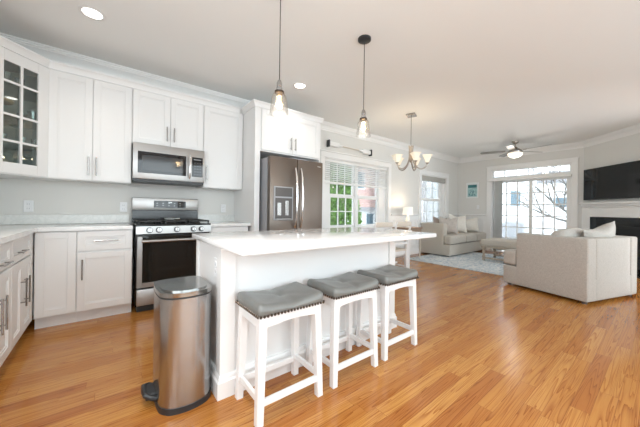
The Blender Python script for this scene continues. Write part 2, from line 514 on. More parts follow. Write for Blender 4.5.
    def sweep(self, path, prof, closed=False):
        # path: 2D points, profile (d, z): d = distance to the LEFT of the path
        P = [Vector((p[0], p[1])) for p in path]; n = len(P)
        dirs = [(P[(i + 1) % n] - P[i]).normalized() for i in range(n if closed else n - 1)]
        mit = []
        for i in range(n):
            if closed: a, b = dirs[i - 1], dirs[i]
            else: a, b = dirs[max(i - 1, 0)], dirs[min(i, n - 2)]
            na, nb = Vector((-a.y, a.x)), Vector((-b.y, b.x))
            mm = (na + nb)
            mm = mm / mm.dot(na) if mm.length > 1e-6 else na
            mit.append(mm)
        k = len(prof); vs = []
        for i in range(n):
            for d, z in prof:
                q = P[i] + mit[i] * d
                vs.append((q.x, q.y, z))
        fs = []
        for i in range(n if closed else n - 1):
            j = (i + 1) % n
            for a in range(k):
                b = (a + 1) % k
                fs.append((i * k + a, i * k + b, j * k + b, j * k + a))
        if not closed:
            fs.append(tuple(range(k))); fs.append(tuple((n - 1) * k + a for a in reversed(range(k))))
        self.add(vs, fs)
        return self
    def pillow(self, w, h, t, n=14, ear=0.09, chop=.05):
        # stands in the local xz plane, thickness along y
        vs = []; fs = []
        for s in (1, -1):
            base = len(vs)
            for i in range(n + 1):
                for j in range(n + 1):
                    u = -1 + 2 * i / n; v = -1 + 2 * j / n
                    x = u * w / 2 * (1 - ear * (1 - v * v)); z = v * h / 2 * (1 - ear * (1 - u * u))
                    y = s * t / 2 * max(0, (1 - abs(u) ** 2.6) * (1 - abs(v) ** 2.6)) ** 0.55
                    y += s * 0.006 * math.sin(7 * u + 2) * math.sin(5 * v + 1) * (1 - u * u) * (1 - v * v)
                    z -= chop * math.exp(-(u * 2.2) ** 2) * max(0, v) ** 2; vs.append((x, y, z + h / 2))
            for i in range(n):
                for j in range(n):
                    q = (base + i * (n + 1) + j, base + (i + 1) * (n + 1) + j, base + (i + 1) * (n + 1) + j + 1, base + i * (n + 1) + j + 1)
                    fs.append(q if s < 0 else tuple(reversed(q)))
        self.add(vs, fs)
        bmesh.ops.remove_doubles(self.bm, verts=self.bm.verts, dist=1e-5)
        return self
    def build(self, name, material, parent=None, loc=None, rz=0, rot=None, smooth=True, angle=35):
        me = bpy.data.meshes.new(name)
        bmesh.ops.recalc_face_normals(self.bm, faces=self.bm.faces)
        self.bm.to_mesh(me); self.bm.free()
        me.materials.append(material)
        if smooth:
            me.polygons.foreach_set('use_smooth', [True] * len(me.polygons))
            me.set_sharp_from_angle(angle=R(angle))
        o = bpy.data.objects.new(name, me)
        C.objects.link(o)
        if parent: o.parent = parent
        if loc: o.location = loc
        if rot: o.rotation_euler = rot
        elif rz: o.rotation_euler = (0, 0, rz)
        return o

def B(*a, **k):
    return MB().box(*a, **k)
def tag(o, label, cat, group=None, kind=None):
    o['label'] = label; o['category'] = cat
    if group: o['group'] = group
    if kind: o['kind'] = kind
    return o
def thing(name, label, cat, loc=(0, 0, 0), rz=0, group=None, rot=None):
    o = bpy.data.objects.new(name, None); C.objects.link(o)
    o.empty_display_size = 0.1
    o.location = loc; o.rotation_euler = rot if rot else (0, 0, rz)
    return tag(o, label, cat, group)
def struct(mb, name, material, label=None, **k):
    o = mb.build(name, material, **k)
    if not k.get('parent'):
        o['kind'] = 'structure'
        if label: o['label'] = label
    return o
def kids(o): return [c for c in bpy.data.objects if c.parent == o]
def dup(root, loc, rz=None, label=None, group=None):
    r = root.copy(); C.objects.link(r); r.location = loc
    if rz is not None: r.rotation_euler = (0, 0, rz)
    if label: r['label'] = label
    if group: r['group'] = group
    for ch in kids(root):
        c = ch.copy(); C.objects.link(c); c.parent = r
        for g in kids(ch):
            d = g.copy(); C.objects.link(d); d.parent = c
    return r
def lamp(name, kind, loc, energy, color=(1, 0.85, 0.68), size=0.05, parent=None, **k):
    l = bpy.data.lights.new(name, kind); l.energy = energy; l.color = color
    if kind == 'AREA': l.size = size
    else: l.shadow_soft_size = size
    for a, b in k.items(): setattr(l, a, b)
    o = bpy.data.objects.new(name, l); C.objects.link(o); o.location = loc
    if parent: o.parent = parent
    return o

# ------------------------------------------------------------------ room shell
XL, XR, YB, YR, HC = -1.10, 8.59, 4.01, -2.6, 2.74
T = 0.16
struct(B(XL - T, XR + T, YR - T, YB + T, -0.12, 0), 'floor', M['floor'])
struct(B(XL - T, XR + T, YR - T, YB + T, HC, HC + 0.12), 'ceiling', M['ceiling'])

def wall_holes(a0, a1, z0, z1, holes, axis, p0, p1):
    # wall along an axis from a0 to a1 with rectangular holes (h0, h1, zl, zh)
    mb = MB()
    cuts = sorted(holes); cur = a0
    def bx(u0, u1, w0, w1):
        if u1 - u0 < 1e-4 or w1 - w0 < 1e-4: return
        if axis == 'x': mb.box(u0, u1, p0, p1, w0, w1)
        else: mb.box(p0, p1, u0, u1, w0, w1)
    for h0, h1, zl, zh in cuts:
        bx(cur, h0, z0, z1); bx(h0, h1, z0, zl); bx(h0, h1, zh, z1); cur = h1
    bx(cur, a1, z0, z1)
    return mb
W1 = (3.235, 5.14, 0.74, 2.11)
W2 = (6.53, 7.86, 0.74, 2.09)
DR = (1.385, 3.075, 0.0, 2.03)
TRN = (1.385, 3.075, 2.06, 2.30)
struct(wall_holes(YR, YB + T, 0, HC, [(-2.2, -.2, .95, 2.5), (0.0, 1.35, .95, 2.4)], 'y', XL - T, XL), 'wall_left', M['wall'])  # openings are out of view, added to let side light in
struct(wall_holes(XL - T, XR + T, 0, HC, [W1, W2], 'x', YB, YB + T), 'wall_back', M['wall'])
struct(wall_holes(1.16, YB, 0, HC, [(DR[0], DR[1], 0, 2.30)], 'y', XR, XR + T), 'wall_far', M['wall'])
# fireplace wall cuts the far corner at 45 degrees
s2 = math.sqrt(0.5)
FPL = 2.06
fw0 = Vector((8.59, 1.17)); fd = Vector((-s2, -s2)); fn = Vector((-s2, s2))
fw1 = fw0 + fd * FPL
struct(MB().prism([fw0, fw0 - fn * T, fw1 - fn * T, fw1][::1], 0, HC), 'wall_fireplace', M['wall'])
struct(wall_holes(5.0, fw1.x + 0.1, 0, HC, [(5.3, 6.95, .1, 2.55)], 'x', fw1.y - T, fw1.y), 'wall_right', M['wall'])  # opening is out of view, added to brighten the living room
struct(B(5.0, 5.0 + T, YR, fw1.y - T, 0, HC), 'wall_side', M['wall'])
struct(wall_holes(XL - T, 5.16, 0, HC, [(-0.95, 2.0, 0.45, 2.62), (2.1, 4.9, 0.45, 2.62)], 'x', YR - T, YR), 'wall_rear', M['wall'])
# unseen rear windows, added to let fill daylight in
for i, (a, b) in enumerate(((-0.95, 2.0), (2.1, 4.9))):
    mb = MB()
    for q in (a, (a + b) / 2 - 0.03, b - 0.06): mb.box(q, q + 0.06, YR - 0.1, YR - 0.04, 0.45, 2.62)
    mb.box(a, b, YR - 0.11, YR - 0.05, 0.45, 0.51); mb.box(a, b, YR - 0.11, YR - 0.05, 2.56, 2.62)
    w = struct(mb, 'window_%d' % (4 + i), M['trim'])
    struct(B(a + .02, b - .02, YR - 0.075, YR - 0.07, 0.47, 2.60), 'window_pane', M['cglass0'], parent=w)

# daylight enters through these openings (sampling portals only, they give off no light)
def portal(x, y, z, rx, rz, w, h):
    l = bpy.data.lights.new('window_portal', 'AREA'); l.shape = 'RECTANGLE'; l.size = w; l.size_y = h
    l.cycles.is_portal = True
    o = bpy.data.objects.new('window_portal', l); C.objects.link(o); o.location = (x, y, z); o.rotation_euler = (rx, 0, rz)
for (a, b) in ((-.95, 2.0), (2.1, 4.9)): portal((a + b) / 2, YR - .12, 1.535, R(90), 0, b - a, 2.17)
portal(-1.22, -1.2, 1.72, R(90), R(-90), 2.0, 1.55); portal(-1.22, .675, 1.67, R(90), R(-90), 1.35, 1.45)
portal(6.12, fw1.y - .12, 1.32, R(90), 0, 1.65, 2.45)
portal(XR + .13, 2.23, 1.15, R(90), R(90), 1.69, 2.3)
portal(4.19, YB + .15, 1.42, R(90), R(180), 1.9, 1.37); portal(7.2, YB + .15, 1.42, R(90), R(180), 1.33, 1.35)

room = [(XL, YR), (5.0, YR), (5.0, fw1.y), (fw1.x, fw1.y), (fw0.x, fw0.y), (XR, YB), (XL, YB)]
crown = [(0, HC - 0.13), (0.014, HC - 0.13), (0.014, HC - 0.112), (0.022, HC - 0.108), (0.03, HC - 0.085), (0.055, HC - 0.055), (0.078, HC - 0.04), (0.078, HC - 0.03), (0.09, HC - 0.028), (0.095, HC - 0.014), (0.108, HC - 0.012), (0.108, HC), (0, HC)]
struct(MB().sweep(room, crown, closed=True), 'trim_1', M['trim'], 'white stepped crown moulding around the ceiling')

# white wainscot, chair rail and baseboard in the dining and living end
def wain(path, name_a, name_b, name_c):
    struct(MB().sweep(path, [(0, 0.0), (0.008, 0.0), (0.008, 1.0), (0, 1.0)]), name_a, M['trim'], 'white painted wainscot panelling below the chair rail')
    struct(MB().sweep(path, [(0.008, 0.985), (0.02, 0.985), (0.025, 1.0), (0.04, 1.015), (0.04, 1.03), (0.0, 1.035), (0, 0.99)]), name_b, M['trim'], 'white chair rail moulding')
    struct(MB().sweep(path, [(0.008, 0), (0.026, 0), (0.026, 0.12), (0.018, 0.14), (0.008, 0.145)]), name_c, M['trim'], 'white baseboard')
wain([(3.12, YB), (2.60, YB)], 'trim_2', 'trim_3', 'baseboard_pantry')
wain([(6.415, YB), (5.255, YB)], 'trim_4', 'trim_5', 'baseboard_dining')
wain([(XR, 3.195), (XR, YB), (7.975, YB)], 'trim_6', 'trim_7', 'baseboard_corner')
mb = MB()
def pframe(mb, a0, a1, z0, z1, p, axis):
    for (u0, u1, w0, w1) in ((a0, a1, z0, z0 + .02), (a0, a1, z1 - .02, z1), (a0, a0 + .02, z0 + .02, z1 - .02), (a1 - .02, a1, z0 + .02, z1 - .02)):
        if axis == 'x': mb.box(u0, u1, p - 0.02, p - 0.006, w0, w1, .004)
        else: mb.box(p - 0.02, p - 0.006, u0, u1, w0, w1, .004)
pframe(mb, 5.34, 6.33, 0.24, 0.90, YB, 'x'); pframe(mb, 8.04, 8.52, 0.24, 0.90, YB, 'x'); pframe(mb, 3.26, 3.95, 0.24, 0.90, XR, 'y')
struct(mb, 'trim_8', M['trim'], 'raised rectangular panel moulding on the wainscot')
struct(MB().sweep([(fw0.x, fw0.y), (XR, 1.265)], [(0, 0), (0.02, 0), (0.02, 0.14), (0, 0.145)]), 'baseboard_door', M['trim'])

# ---- casings
def casing_x(x0, x1, z0, z1, w, y):
    mb = MB()
    mb.box(x0 - w, x0, y - 0.022, y, z0, z1, .004); mb.box(x1, x1 + w, y - 0.022, y, z0, z1, .004)
    mb.box(x0 - w, x1 + w, y - 0.024, y, z1, z1 + w, .004); mb.box(x0 - w - 0.015, x1 + w + 0.015, y - 0.04, y, z1 + w, z1 + w + 0.02, .004)
    mb.box(x0 - w - 0.02, x1 + w + 0.02, y - 0.06, y + 0.1, z0 - 0.03, z0, .006)
    mb.box(x0 - w, x1 + w, y - 0.02, y, z0 - 0.12, z0 - 0.03, .004)
    # jamb liners
    mb.box(x0, x0 + 0.015, y, y + T, z0, z1); mb.box(x1 - 0.015, x1, y, y + T, z0, z1); mb.box(x0, x1, y, y + T, z1 - 0.015, z1); mb.box(x0, x1, y, y + T, z0, z0 + 0.015)
    return mb
# window_1 : pair of double hung sashes
w1 = struct(casing_x(*W1, 0.105, YB), 'window_1', M['trim'], 'wide double window with white casing beside the refrigerator')
def sash(x0, x1, z0, z1, y, cols, rows, fw=0.045, axis='x', mw=0.018):
    f = MB(); mu = MB()
    def bx(mb, a0, a1, w0, w1, t0, t1):
        if axis == 'x': mb.box(a0, a1, y + t0, y + t1, w0, w1)
        else: mb.box(y + t0, y + t1, a0, a1, w0, w1)
    bx(f, x0, x0 + fw, z0, z1, 0, .035); bx(f, x1 - fw, x1, z0, z1, 0, .035); bx(f, x0 + fw, x1 - fw, z0, z0 + fw, 0, .035); bx(f, x0 + fw, x1 - fw, z1 - fw, z1, 0, .035)
    for i in range(1, cols):
        q = x0 + fw + (x1 - x0 - 2 * fw) * i / cols; bx(mu, q - mw / 2, q + mw / 2, z0 + fw, z1 - fw, .006, .028)
    for i in range(1, rows):
        q = z0 + fw + (z1 - z0 - 2 * fw) * i / rows; bx(mu, x0 + fw, x1 - fw, q - mw / 2, q + mw / 2, .008, .026)
    g = MB()
    if axis == 'x': g.box(x0 + .01, x1 - .01, y + .016, y + .02, z0 + .01, z1 - .01)
    else: g.box(y + .016, y + .02, x0 + .01, x1 - .01, z0 + .01, z1 - .01)
    return f, mu, g, (cols > 1 or rows > 1)
def add_sash(parent, *a, **k):
    f, mu, g, has = sash(*a, **k)
    fo = f.build('sash', M['trim'], parent)
    if has: mu.build('muntins', M['trim'], fo)
    g.build('pane', M['glass'], fo)
for (a, b, c) in ((3.42, 4.14, 3), (4.20, 4.90, 1)):
    add_sash(w1, a, b, 0.755, 1.40, YB + 0.075, c, 2 if c > 1 else 1)
    add_sash(w1, a, b, 1.385, 2.095, YB + 0.112, c, 2 if c > 1 else 1)
mb = MB(); mb.box(4.135, 4.205, YB + 0.05, YB + T, .755, 2.095); mb.box(3.25, 3.43, YB + 0.06, YB + T, .755, 2.095); mb.box(4.89, 5.125, YB + 0.06, YB + T, .755, 2.095)
mb.build('mullion', M['trim'], w1)
# blind of window_1, partly lowered
bl = thing('window_blind', 'wide white slatted blind partly lowered in the double window', 'blind', (4.19, YB + 0.03, 2.09))
B(-.93, .93, -.02, .04, -.055, 0, .004).build('headrail', M['blind'], bl)
for k in range(9):
    z = -0.08 - k * 0.040
    mb = MB(); mb.tf = Matrix.Translation((0, .012, z)) @ Matrix.Rotation(R(-18), 4, 'X'); mb.box(-.92, .92, -.024, .024, -.0015, .0015)
    mb.build('slat', M['blind'], bl)
B(-.925, .925, -.018, .036, -.475, -.43, .005).build('bottom_rail', M['blind'], bl)
for q in (-.7, -.1, .12, .7): B(q - .004, q + .004, -.016, -.014, -.44, -.05).build('ladder_cord', M['blind'], bl)
# window_2
w2 = struct(casing_x(*W2, 0.11, YB), 'window_2', M['trim'], 'single tall window with white casing behind the sofa')
mb = MB(); mb.box(W2[0] + .01, 6.62, YB + .06, YB + T, .75, 2.08); mb.box(7.68, W2[1] - .01, YB + .06, YB + T, .75, 2.08)
mb.build('mullion', M['trim'], w2)
add_sash(w2, 6.61, 7.69, 0.755, 1.44, YB + 0.075, 3, 2, mw=.01)
add_sash(w2, 6.61, 7.69, 1.425, 2.08, YB + 0.112, 3, 2, mw=.01)
rs = thing('roman_shade', 'greige fabric shade folded up at the top of the window behind the sofa', 'shade', (7.2, YB + 0.03, 2.08))
mb = MB()
for k in range(4): mb.soft(-.62, .62, -.03, .03, -.15 + .03 * k, -.105 + .03 * k, r=.015, n=3)
mb.build('fabric_folds', M['shaderoll'], rs)
B(-.63, .63, -.01, .035, -.03, 0).build('headrail', M['blind'], rs)

# sliding patio door with transom
mb = MB(); cw = 0.115
y0, y1 = DR[0], DR[1]
mb.box(XR - .024, XR, y0 - cw, y0, 0, 2.30, .004); mb.box(XR - .024, XR, y1, y1 + cw, 0, 2.30, .004)
mb.box(XR - .024, XR, y0 - cw, y1 + cw, 2.30, 2.39, .004); mb.box(XR - .045, XR, y0 - cw - .015, y1 + cw + .015, 2.385, 2.405, .004)
mb.box(XR, XR + T, y0, y0 + .02, 0, 2.3); mb.box(XR, XR + T, y1 - .02, y1, 0, 2.3); mb.box(XR, XR + T, y0, y1, 2.28, 2.3)
mb.box(XR - .01, XR + T, y0, y1, 1.99, 2.07); mb.box(XR, XR + T, y0, y1, 0, .03)
dr = struct(mb, 'door_1', M['trim'], 'white sliding patio door with transom window above')
mb = MB(); mb.box(XR + .05, XR + .09, y0 + .02, y1 - .02, 2.07, 2.095); mb.box(XR + .05, XR + .09, y0 + .02, y1 - .02, 2.255, 2.28)
for k in range(7):
    q = y0 + .02 + (y1 - y0 - .04) * k / 6; mb.box(XR + .055, XR + .085, q - (.02 if k in (0, 6) else .009), q + (.02 if k in (0, 6) else .009), 2.07, 2.28)
tr = mb.build('transom_sash', M['trim'], dr)
B(XR + .068, XR + .072, y0 + .02, y1 - .02, 2.08, 2.27).build('pane', M['glass'], tr)
add_sash(dr, 1.41, 2.20, 0.04, 1.99, XR + 0.04, 3, 6, fw=.065, axis='y', mw=.026)
add_sash(dr, 2.155, 3.05, 0.04, 1.99, XR + 0.085, 3, 6, fw=.065, axis='y', mw=.026)
mb = MB(); mb.tube([(XR + .0, 2.18, .95), (XR + .0, 2.18, 1.15)], .01); mb.cyl((XR + .04, 2.18, .96), (XR, 2.18, .96), .008); mb.cyl((XR + .04, 2.18, 1.14), (XR, 2.18, 1.14), .008)
mb.build('pull_handle', M['trim'], dr)
vb = thing('vertical_blind', 'grey vertical blind drawn to the left side of the patio door', 'blind', (XR - .07, 2.25, 0))
B(-.04, .045, -.87, .88, 1.965, 2.045, .006).build('valance', M['blind'], vb)
for k in range(9):
    mb = MB(); mb.tf = Matrix.Translation((0.0, .555 + k * .02, 0)) @ Matrix.Rotation(R(62), 4, 'Z'); mb.box(-.04, .04, -.001, .001, .05, 1.965)
    mb.build('vane', M['vblind'], vb)
mb = MB(); mb.box(-.055, -.035, -.89, -.87, 1.98, 2.0); mb.build('end_bracket', M['dnickel'], vb)

# ------------------------------------------------------------------ cabinets
def door(parent, x0, x1, z0, z1, y=0.0, name='door', handle=None, loc=None, rz=0, st=0.06, glass=None, hlen=.16):
    g = 0.0022; x0 += g; x1 -= g; z0 += g; z1 -= g
    mb = MB(); th = 0.02
    st = min(st, (x1 - x0) * .3, (z1 - z0) * .3)
    mb.box(x0, x0 + st, y - th, y, z0, z1, .0015); mb.box(x1 - st, x1, y - th, y, z0, z1, .0015)
    mb.box(x0 + st, x1 - st, y - th, y, z0, z0 + st, .0015); mb.box(x0 + st, x1 - st, y - th, y, z1 - st, z1, .0015)
    if not glass:
        mb.box(x0 + st, x1 - st, y - th * .45, y - .002, z0 + st, z1 - st)
        b = .012
        for q in ((x0 + st, x0 + st + b, z0 + st, z1 - st), (x1 - st - b, x1 - st, z0 + st, z1 - st), (x0 + st + b, x1 - st - b, z0 + st, z0 + st + b), (x0 + st + b, x1 - st - b, z1 - st - b, z1 - st)):
            mb.box(q[0], q[1], y - th * .72, y - .003, q[2], q[3])
    else:
        cols, zs = glass
        for i in range(1, cols):
            q = x0 + st + (x1 - x0 - 2 * st) * i / cols; mb.box(q - .009, q + .009, y - th, y - .004, z0 + st, z1 - st)
        for z in zs: mb.box(x0 + st, x1 - st, y - th + .002, y - .005, z - .009, z + .009)
    o = mb.build(name, M['cab'], parent, loc=loc, rz=rz)
    if glass:
        B(x0 + st - .005, x1 - st + .005, y - .006, y - .003, z0 + st - .005, z1 - st + .005).build('glass_pane', M['cglass'], o)
    if handle:
        k, a, b, = handle
        h = MB(); yy = y - th - .03
        if k == 'v':
            h.cyl((a, yy, b - hlen / 2), (a, yy, b + hlen / 2), .006, seg=10)
            for q in (b - hlen * .36, b + hlen * .36): h.cyl((a, yy, q), (a, y - th + .002, q), .0045, seg=8)
        else:
            h.cyl((a - hlen / 2, yy, b), (a + hlen / 2, yy, b), .006, seg=10)
            for q in (a - hlen * .36, a + hlen * .36): h.cyl((q, yy, b), (q, y - th + .002, b), .0045, seg=8)
        h.build('handle', M['nickel'], o)
    return o
BF = 3.42   # carcass front of the back-wall base run (doors stand 2 cm proud)
def base_cab(label, x0, x1, loc, rz, fronts, depth=.585, kick=True):
    t = thing('base_cabinet', label, 'cabinet', loc, rz)
    B(x0 + .0005, x1 - .0005, 0, depth, .105, .879).build('carcass', M['cab'], t)
    B(x0 + .0005, x1 - .0005, .055, depth, 0, .105).build('toe_kick', M['cab'], t)
    for f in fronts:
        door(t, *f[:4], name=f[4], handle=f[5], hlen=f[6] if len(f) > 6 else .16)
    return t
# back wall run, local frame origin at (0, BF)
base_cab('white base cabinet with plain tall door in the inner kitchen corner', -.499, -.219, (0, BF, 0), 0, [(-.495, -.221, .115, .872, 'door', None)])
base_cab('white base cabinet with drawer and door left of the range', -.219, .212, (0, BF, 0), 0,
         [(-.217, .208, .682, .872, 'drawer', ('h', 0.0, .777), .19), (-.217, .208, .115, .668, 'door', ('v', -.178, .51), .19)])
base_cab('white base cabinet with drawer between range and refrigerator', .982, 1.47, (0, BF, 0), 0,
         [(.985, 1.467, .682, .872, 'drawer', ('h', 1.22, .777), .19), (.985, 1.225, .115, .668, 'door', ('v', 1.19, .51), .19), (1.227, 1.467, .115, .668, 'door', ('v', 1.26, .51), .19)])
# left wall run: local x = world +y, local y = world -x ; origin x = -0.52
LX = -.52
t = thing('base_cabinet', 'blank corner base cabinet meeting the left run of drawers', 'cabinet', (LX, 0, 0), R(90))
B(3.325, 3.995, 0, .575, .105, .879).build('carcass', M['cab'], t)
B(3.325, 3.995, .075, .575, 0, .105).build('toe_kick', M['cab'], t)
for z0, z1 in ((.745, .872), (.612, .735), (.115, .602)):
    B(3.29 + .04, 3.38, -.02, 0, z0, z1, .002).build('drawer_front', M['cab'], t)
base_cab('white base cabinet with two drawers on left run, nearer the corner', 2.72, 3.325, (LX, 0, 0), R(90),
         [(2.722, 3.323, .70, .872, 'drawer', ('h', 2.94, .765), .17), (3.02, 3.323, .115, .69, 'door', ('v', 3.075, .455), .21), (2.722, 3.02, .115, .69, 'door', ('v', 2.965, .455), .21)], .575)
base_cab('white base cabinet on left run, second one out from the corner', 2.12, 2.72, (LX, 0, 0), R(90),
         [(2.122, 2.718, .70, .872, 'drawer', ('h', 2.49, .745), .17), (2.42, 2.718, .115, .69, 'door', ('v', 2.46, .455), .21), (2.122, 2.42, .115, .69, 'door', ('v', 2.37, .455), .21)], .575)
base_cab('white base cabinet on left run, third one out from the corner', 1.5, 2.12, (LX, 0, 0), R(90),
         [(1.502, 2.118, .70, .872, 'drawer', ('h', 1.8, .785), .17), (1.502, 2.118, .115, .69, 'door', ('v', 2.05, .455), .21)], .575)
# counters
mb = MB(); mb.prism([(XL + .002, 1.5), (-.474, 1.5), (-.474, 3.374), (.211, 3.374), (.211, 4.008), (XL + .002, 4.008)], .88, .915, .004, 2)
ct = mb.build('countertop', M['counter']); tag(ct, 'white marble L-shaped countertop left of the range', 'countertop')
mb = MB(); mb.box(XL + .022, .211, 3.985, 4.008, .9155, 1.012, .002); mb.box(XL + .002, XL + .022, 1.5, 4.008, .9155, 1.012, .002)
mb.build('backsplash_strip', M['splash'], ct)
ct = B(.983, 1.498, 3.374, 4.008, .88, .915, .004).build('countertop', M['counter']); tag(ct, 'short white marble countertop between range and refrigerator panel', 'countertop')
B(.983, 1.498, 3.985, 4.008, .9155, 1.012, .002).build('backsplash_strip', M['splash'], ct)

# upper cabinets
UF = 3.70
def upper(label, x0, x1, z0, z1, fronts, front=UF):
    t = thing('wall_cabinet', label, 'cabinet', (0, front, 0))
    B(x0 + .0005, x1 - .0005, 0, 4.008 - front, z0, z1).build('carcass', M['cab'], t)
    for f in fronts: door(t, *f[:4], name='door', handle=f[4], hlen=f[5] if len(f) > 5 else .17, st=.062)
    # crown on top
    return t
u1 = upper('white two-door wall cabinet beside the glass-door corner cabinet', -.458, .212, 1.372, 2.44, [(-.452, -.124, 1.376, 2.43, ('v', -.155, 1.52), .19), (-.124, .208, 1.376, 2.43, ('v', -.093, 1.52), .19)])
u2 = upper('short white two-door wall cabinet above the microwave', .212, .966, 1.825, 2.44, [(.216, .590, 1.83, 2.43, ('v', .553, 1.975), .17), (.590, .962, 1.83, 2.43, ('v', .628, 1.975), .17)])
u3 = upper('white single-door wall cabinet between microwave and refrigerator panel', .966, 1.498, 1.372, 2.44, [(.972, 1.488, 1.376, 2.43, ('v', 1.008, 1.56), .19)])
cprof = [(0, 2.435), (-.012, 2.435), (-.015, 2.45), (-.024, 2.47), (-.032, 2.49), (-.038, 2.495), (-.038, 2.508), (0, 2.508)]
def cabcrown(parent, path, name='crown_moulding'):
    o = parent.matrix_basis.inverted() if False else None
    mb = MB(); mb.tf = Matrix.Translation(-Vector(parent.location)); mb.sweep(path, cprof); return mb.build(name, M['cab'], parent)
cabcrown(u1, [(-.459, UF), (.212, UF)]); cabcrown(u2, [(.212, UF), (.966, UF)]); cabcrown(u3, [(.966, UF), (1.446, UF)])
# diagonal corner cabinet with glass door
g = thing('corner_wall_cabinet', 'white diagonal corner wall cabinet with eight-pane glass door', 'cabinet', (-.78, 3.70, 0))
o0 = Vector((-.78, 3.70))
A_ = (-.459, 3.703); B_ = (-.775, 3.387)
pent = [(XL + .003, 4.008), (XL + .003, B_[1]), B_, A_, (A_[0], 4.008)]
pent = [(p[0] - o0.x, p[1] - o0.y) for p in pent]
mb = MB(); mb.prism(pent, 1.372, 1.39); mb.prism(pent, 2.42, 2.44)
mb.box(-.459 - .018 + .78, -.459 + .78, .003, .30, 1.39, 2.42); mb.box(XL + .003 + .78, B_[0] + .78, B_[1] - o0.y, B_[1] - o0.y + .018, 1.39, 2.42)
mb.build('carcass', M['cab'], g)
mb = MB(); mb.box(XL + .003 + .78, A_[0] - .018 + .78, .296, .308, 1.39, 2.42); mb.box(XL + .003 + .78, XL + .015 + .78, B_[1] - o0.y + .018, .308, 1.39, 2.42)
mb.box(-.459 - .022 + .78, -.459 - .018 + .78, .02, .296, 1.39, 2.42)
mb.build('interior_panel', M['cabin'], g)
for z in (1.66, 1.885, 2.165):
    q = [(XL + .016 + .78, .295), (XL + .016 + .78, B_[1] - o0.y + .02), (B_[0] - o0.x - .0, B_[1] - o0.y + .035), (A_[0] - o0.x - .03, A_[1] - o0.y + .0), (A_[0] - o0.x - .024, .295)]
    MB().prism(q, z - .004, z + .004).build('glass_shelf', M['cglass'], g)
dl = (Vector(A_) - Vector(B_)).length
door(g, 0, dl, 1.378, 2.43, name='door', loc=(B_[0] - o0.x, B_[1] - o0.y, 0), rz=R(45), st=.095, glass=(2, (1.66, 1.885, 2.165)))
mb = MB(); mb.tf = Matrix.Translation((-o0.x, -o0.y, 0)); mb.sweep([(XL + .003, B_[1] - .0), (B_[0], B_[1]), A_, (A_[0] + .03, A_[1])][1:3], cprof)
mb.build('crown_moulding', M['cab'], g)
# second upper on the left wall (outside the view, closes the corner cabinet side)
ul = thing('wall_cabinet', 'white wall cabinet on the left wall next to glass corner cabinet', 'cabinet', (-.77, 0, 0), R(90))
B(2.6, 3.385, 0, .325, 1.372, 2.44).build('carcass', M['cab'], ul)
door(ul, 2.603, 2.99, 1.376, 2.43, handle=('v', 2.95, 1.52)); door(ul, 2.99, 3.33, 1.376, 2.43, handle=('v', 3.03, 1.52))

# tall side panels and cabinet over the refrigerator
RF = 3.30
fp = thing('refrigerator_cabinet', 'white enclosure with two-door cabinet above the refrigerator', 'cabinet', (1.50, RF, 0))
B(0, .075, 0, .708, 0, 2.44, .002).build('left_panel', M['cab'], fp)
B(1.055, 1.08, 0, .708, 0, 2.44, .002).build('right_panel', M['cab'], fp)
B(.0755, 1.0545, .001, .708, 1.87, 2.44).build('carcass', M['cab'], fp)
door(fp, .085, .563, 1.885, 2.43, handle=('v', .527, 2.02), hlen=.17, st=.062); door(fp, .563, 1.045, 1.885, 2.43, handle=('v', .599, 2.02), hlen=.17, st=.062)
mb = MB(); mb.sweep([(0, .40), (0, 0), (1.08, 0), (1.08, .708)], cprof); mb.build('crown_moulding', M['cab'], fp)

# ------------------------------------------------------------------ refrigerator
fr = thing('refrigerator', 'slate grey side-by-side refrigerator with ice dispenser in the white enclosure', 'refrigerator', (1.615, 3.09, 0))
B(0, .85, .085, .80, .03, 1.775, .004).build('cabinet', M['grey'], fr)
B(.01, .84, .04, .085, .015, .09).build('grille', M['rubber'], fr)
FS = .413
dl_ = MB(); dl_.box(0, FS - .004, 0, .075, .10, 1.785, .008, 2); d1 = dl_.build('door', M['slate'], fr)
dr_ = MB(); dr_.box(FS + .004, .85, 0, .075, .10, 1.785, .008, 2); d2 = dr_.build('door', M['slate'], fr)
B(.33, .60, .03, .08, 1.785, 1.80).build('hinge_cover', M['grey'], fr)
dp = MB(); dp.box(.055, .345, -.008, .002, .96, 1.40, .004); dpo = dp.build('dispenser', M['grey'], d1)
mb = MB(); mb.box(.075, .325, -.0095, -.007, 1.27, 1.385); mb.build('control_panel', M['drk'], d1)
mb = MB(); mb.box(.075, .325, -.011, -.0075, .985, 1.25); mb.build('dispenser_recess', M['drk'], d1)
mb = MB(); mb.box(.10, .16, -.022, -.01, 1.02, 1.19, .004); mb.box(.22, .27, -.022, -.01, 1.02, 1.22, .004); mb.box(.08, .32, -.03, -.008, .972, .985, .003)
mb.build('dispenser_lever', M['nickel'], d1)
for dd, xx in ((d1, FS - .045), (d2, FS + .045)):
    pts = []
    for k in range(15):
        u = k / 14; z = .86 + .80 * u
        pts.append((xx, -.018 - .05 * math.sin(math.pi * u) ** .6, z))
    mb = MB(); mb.tube(pts, [.012 + .004 * math.sin(math.pi * k / 14) for k in range(15)], 12); mb.build('handle', M['chrome'], dd)
B(.75, .81, -.002, .001, 1.715, 1.725).build('badge', M['chrome'], d2)

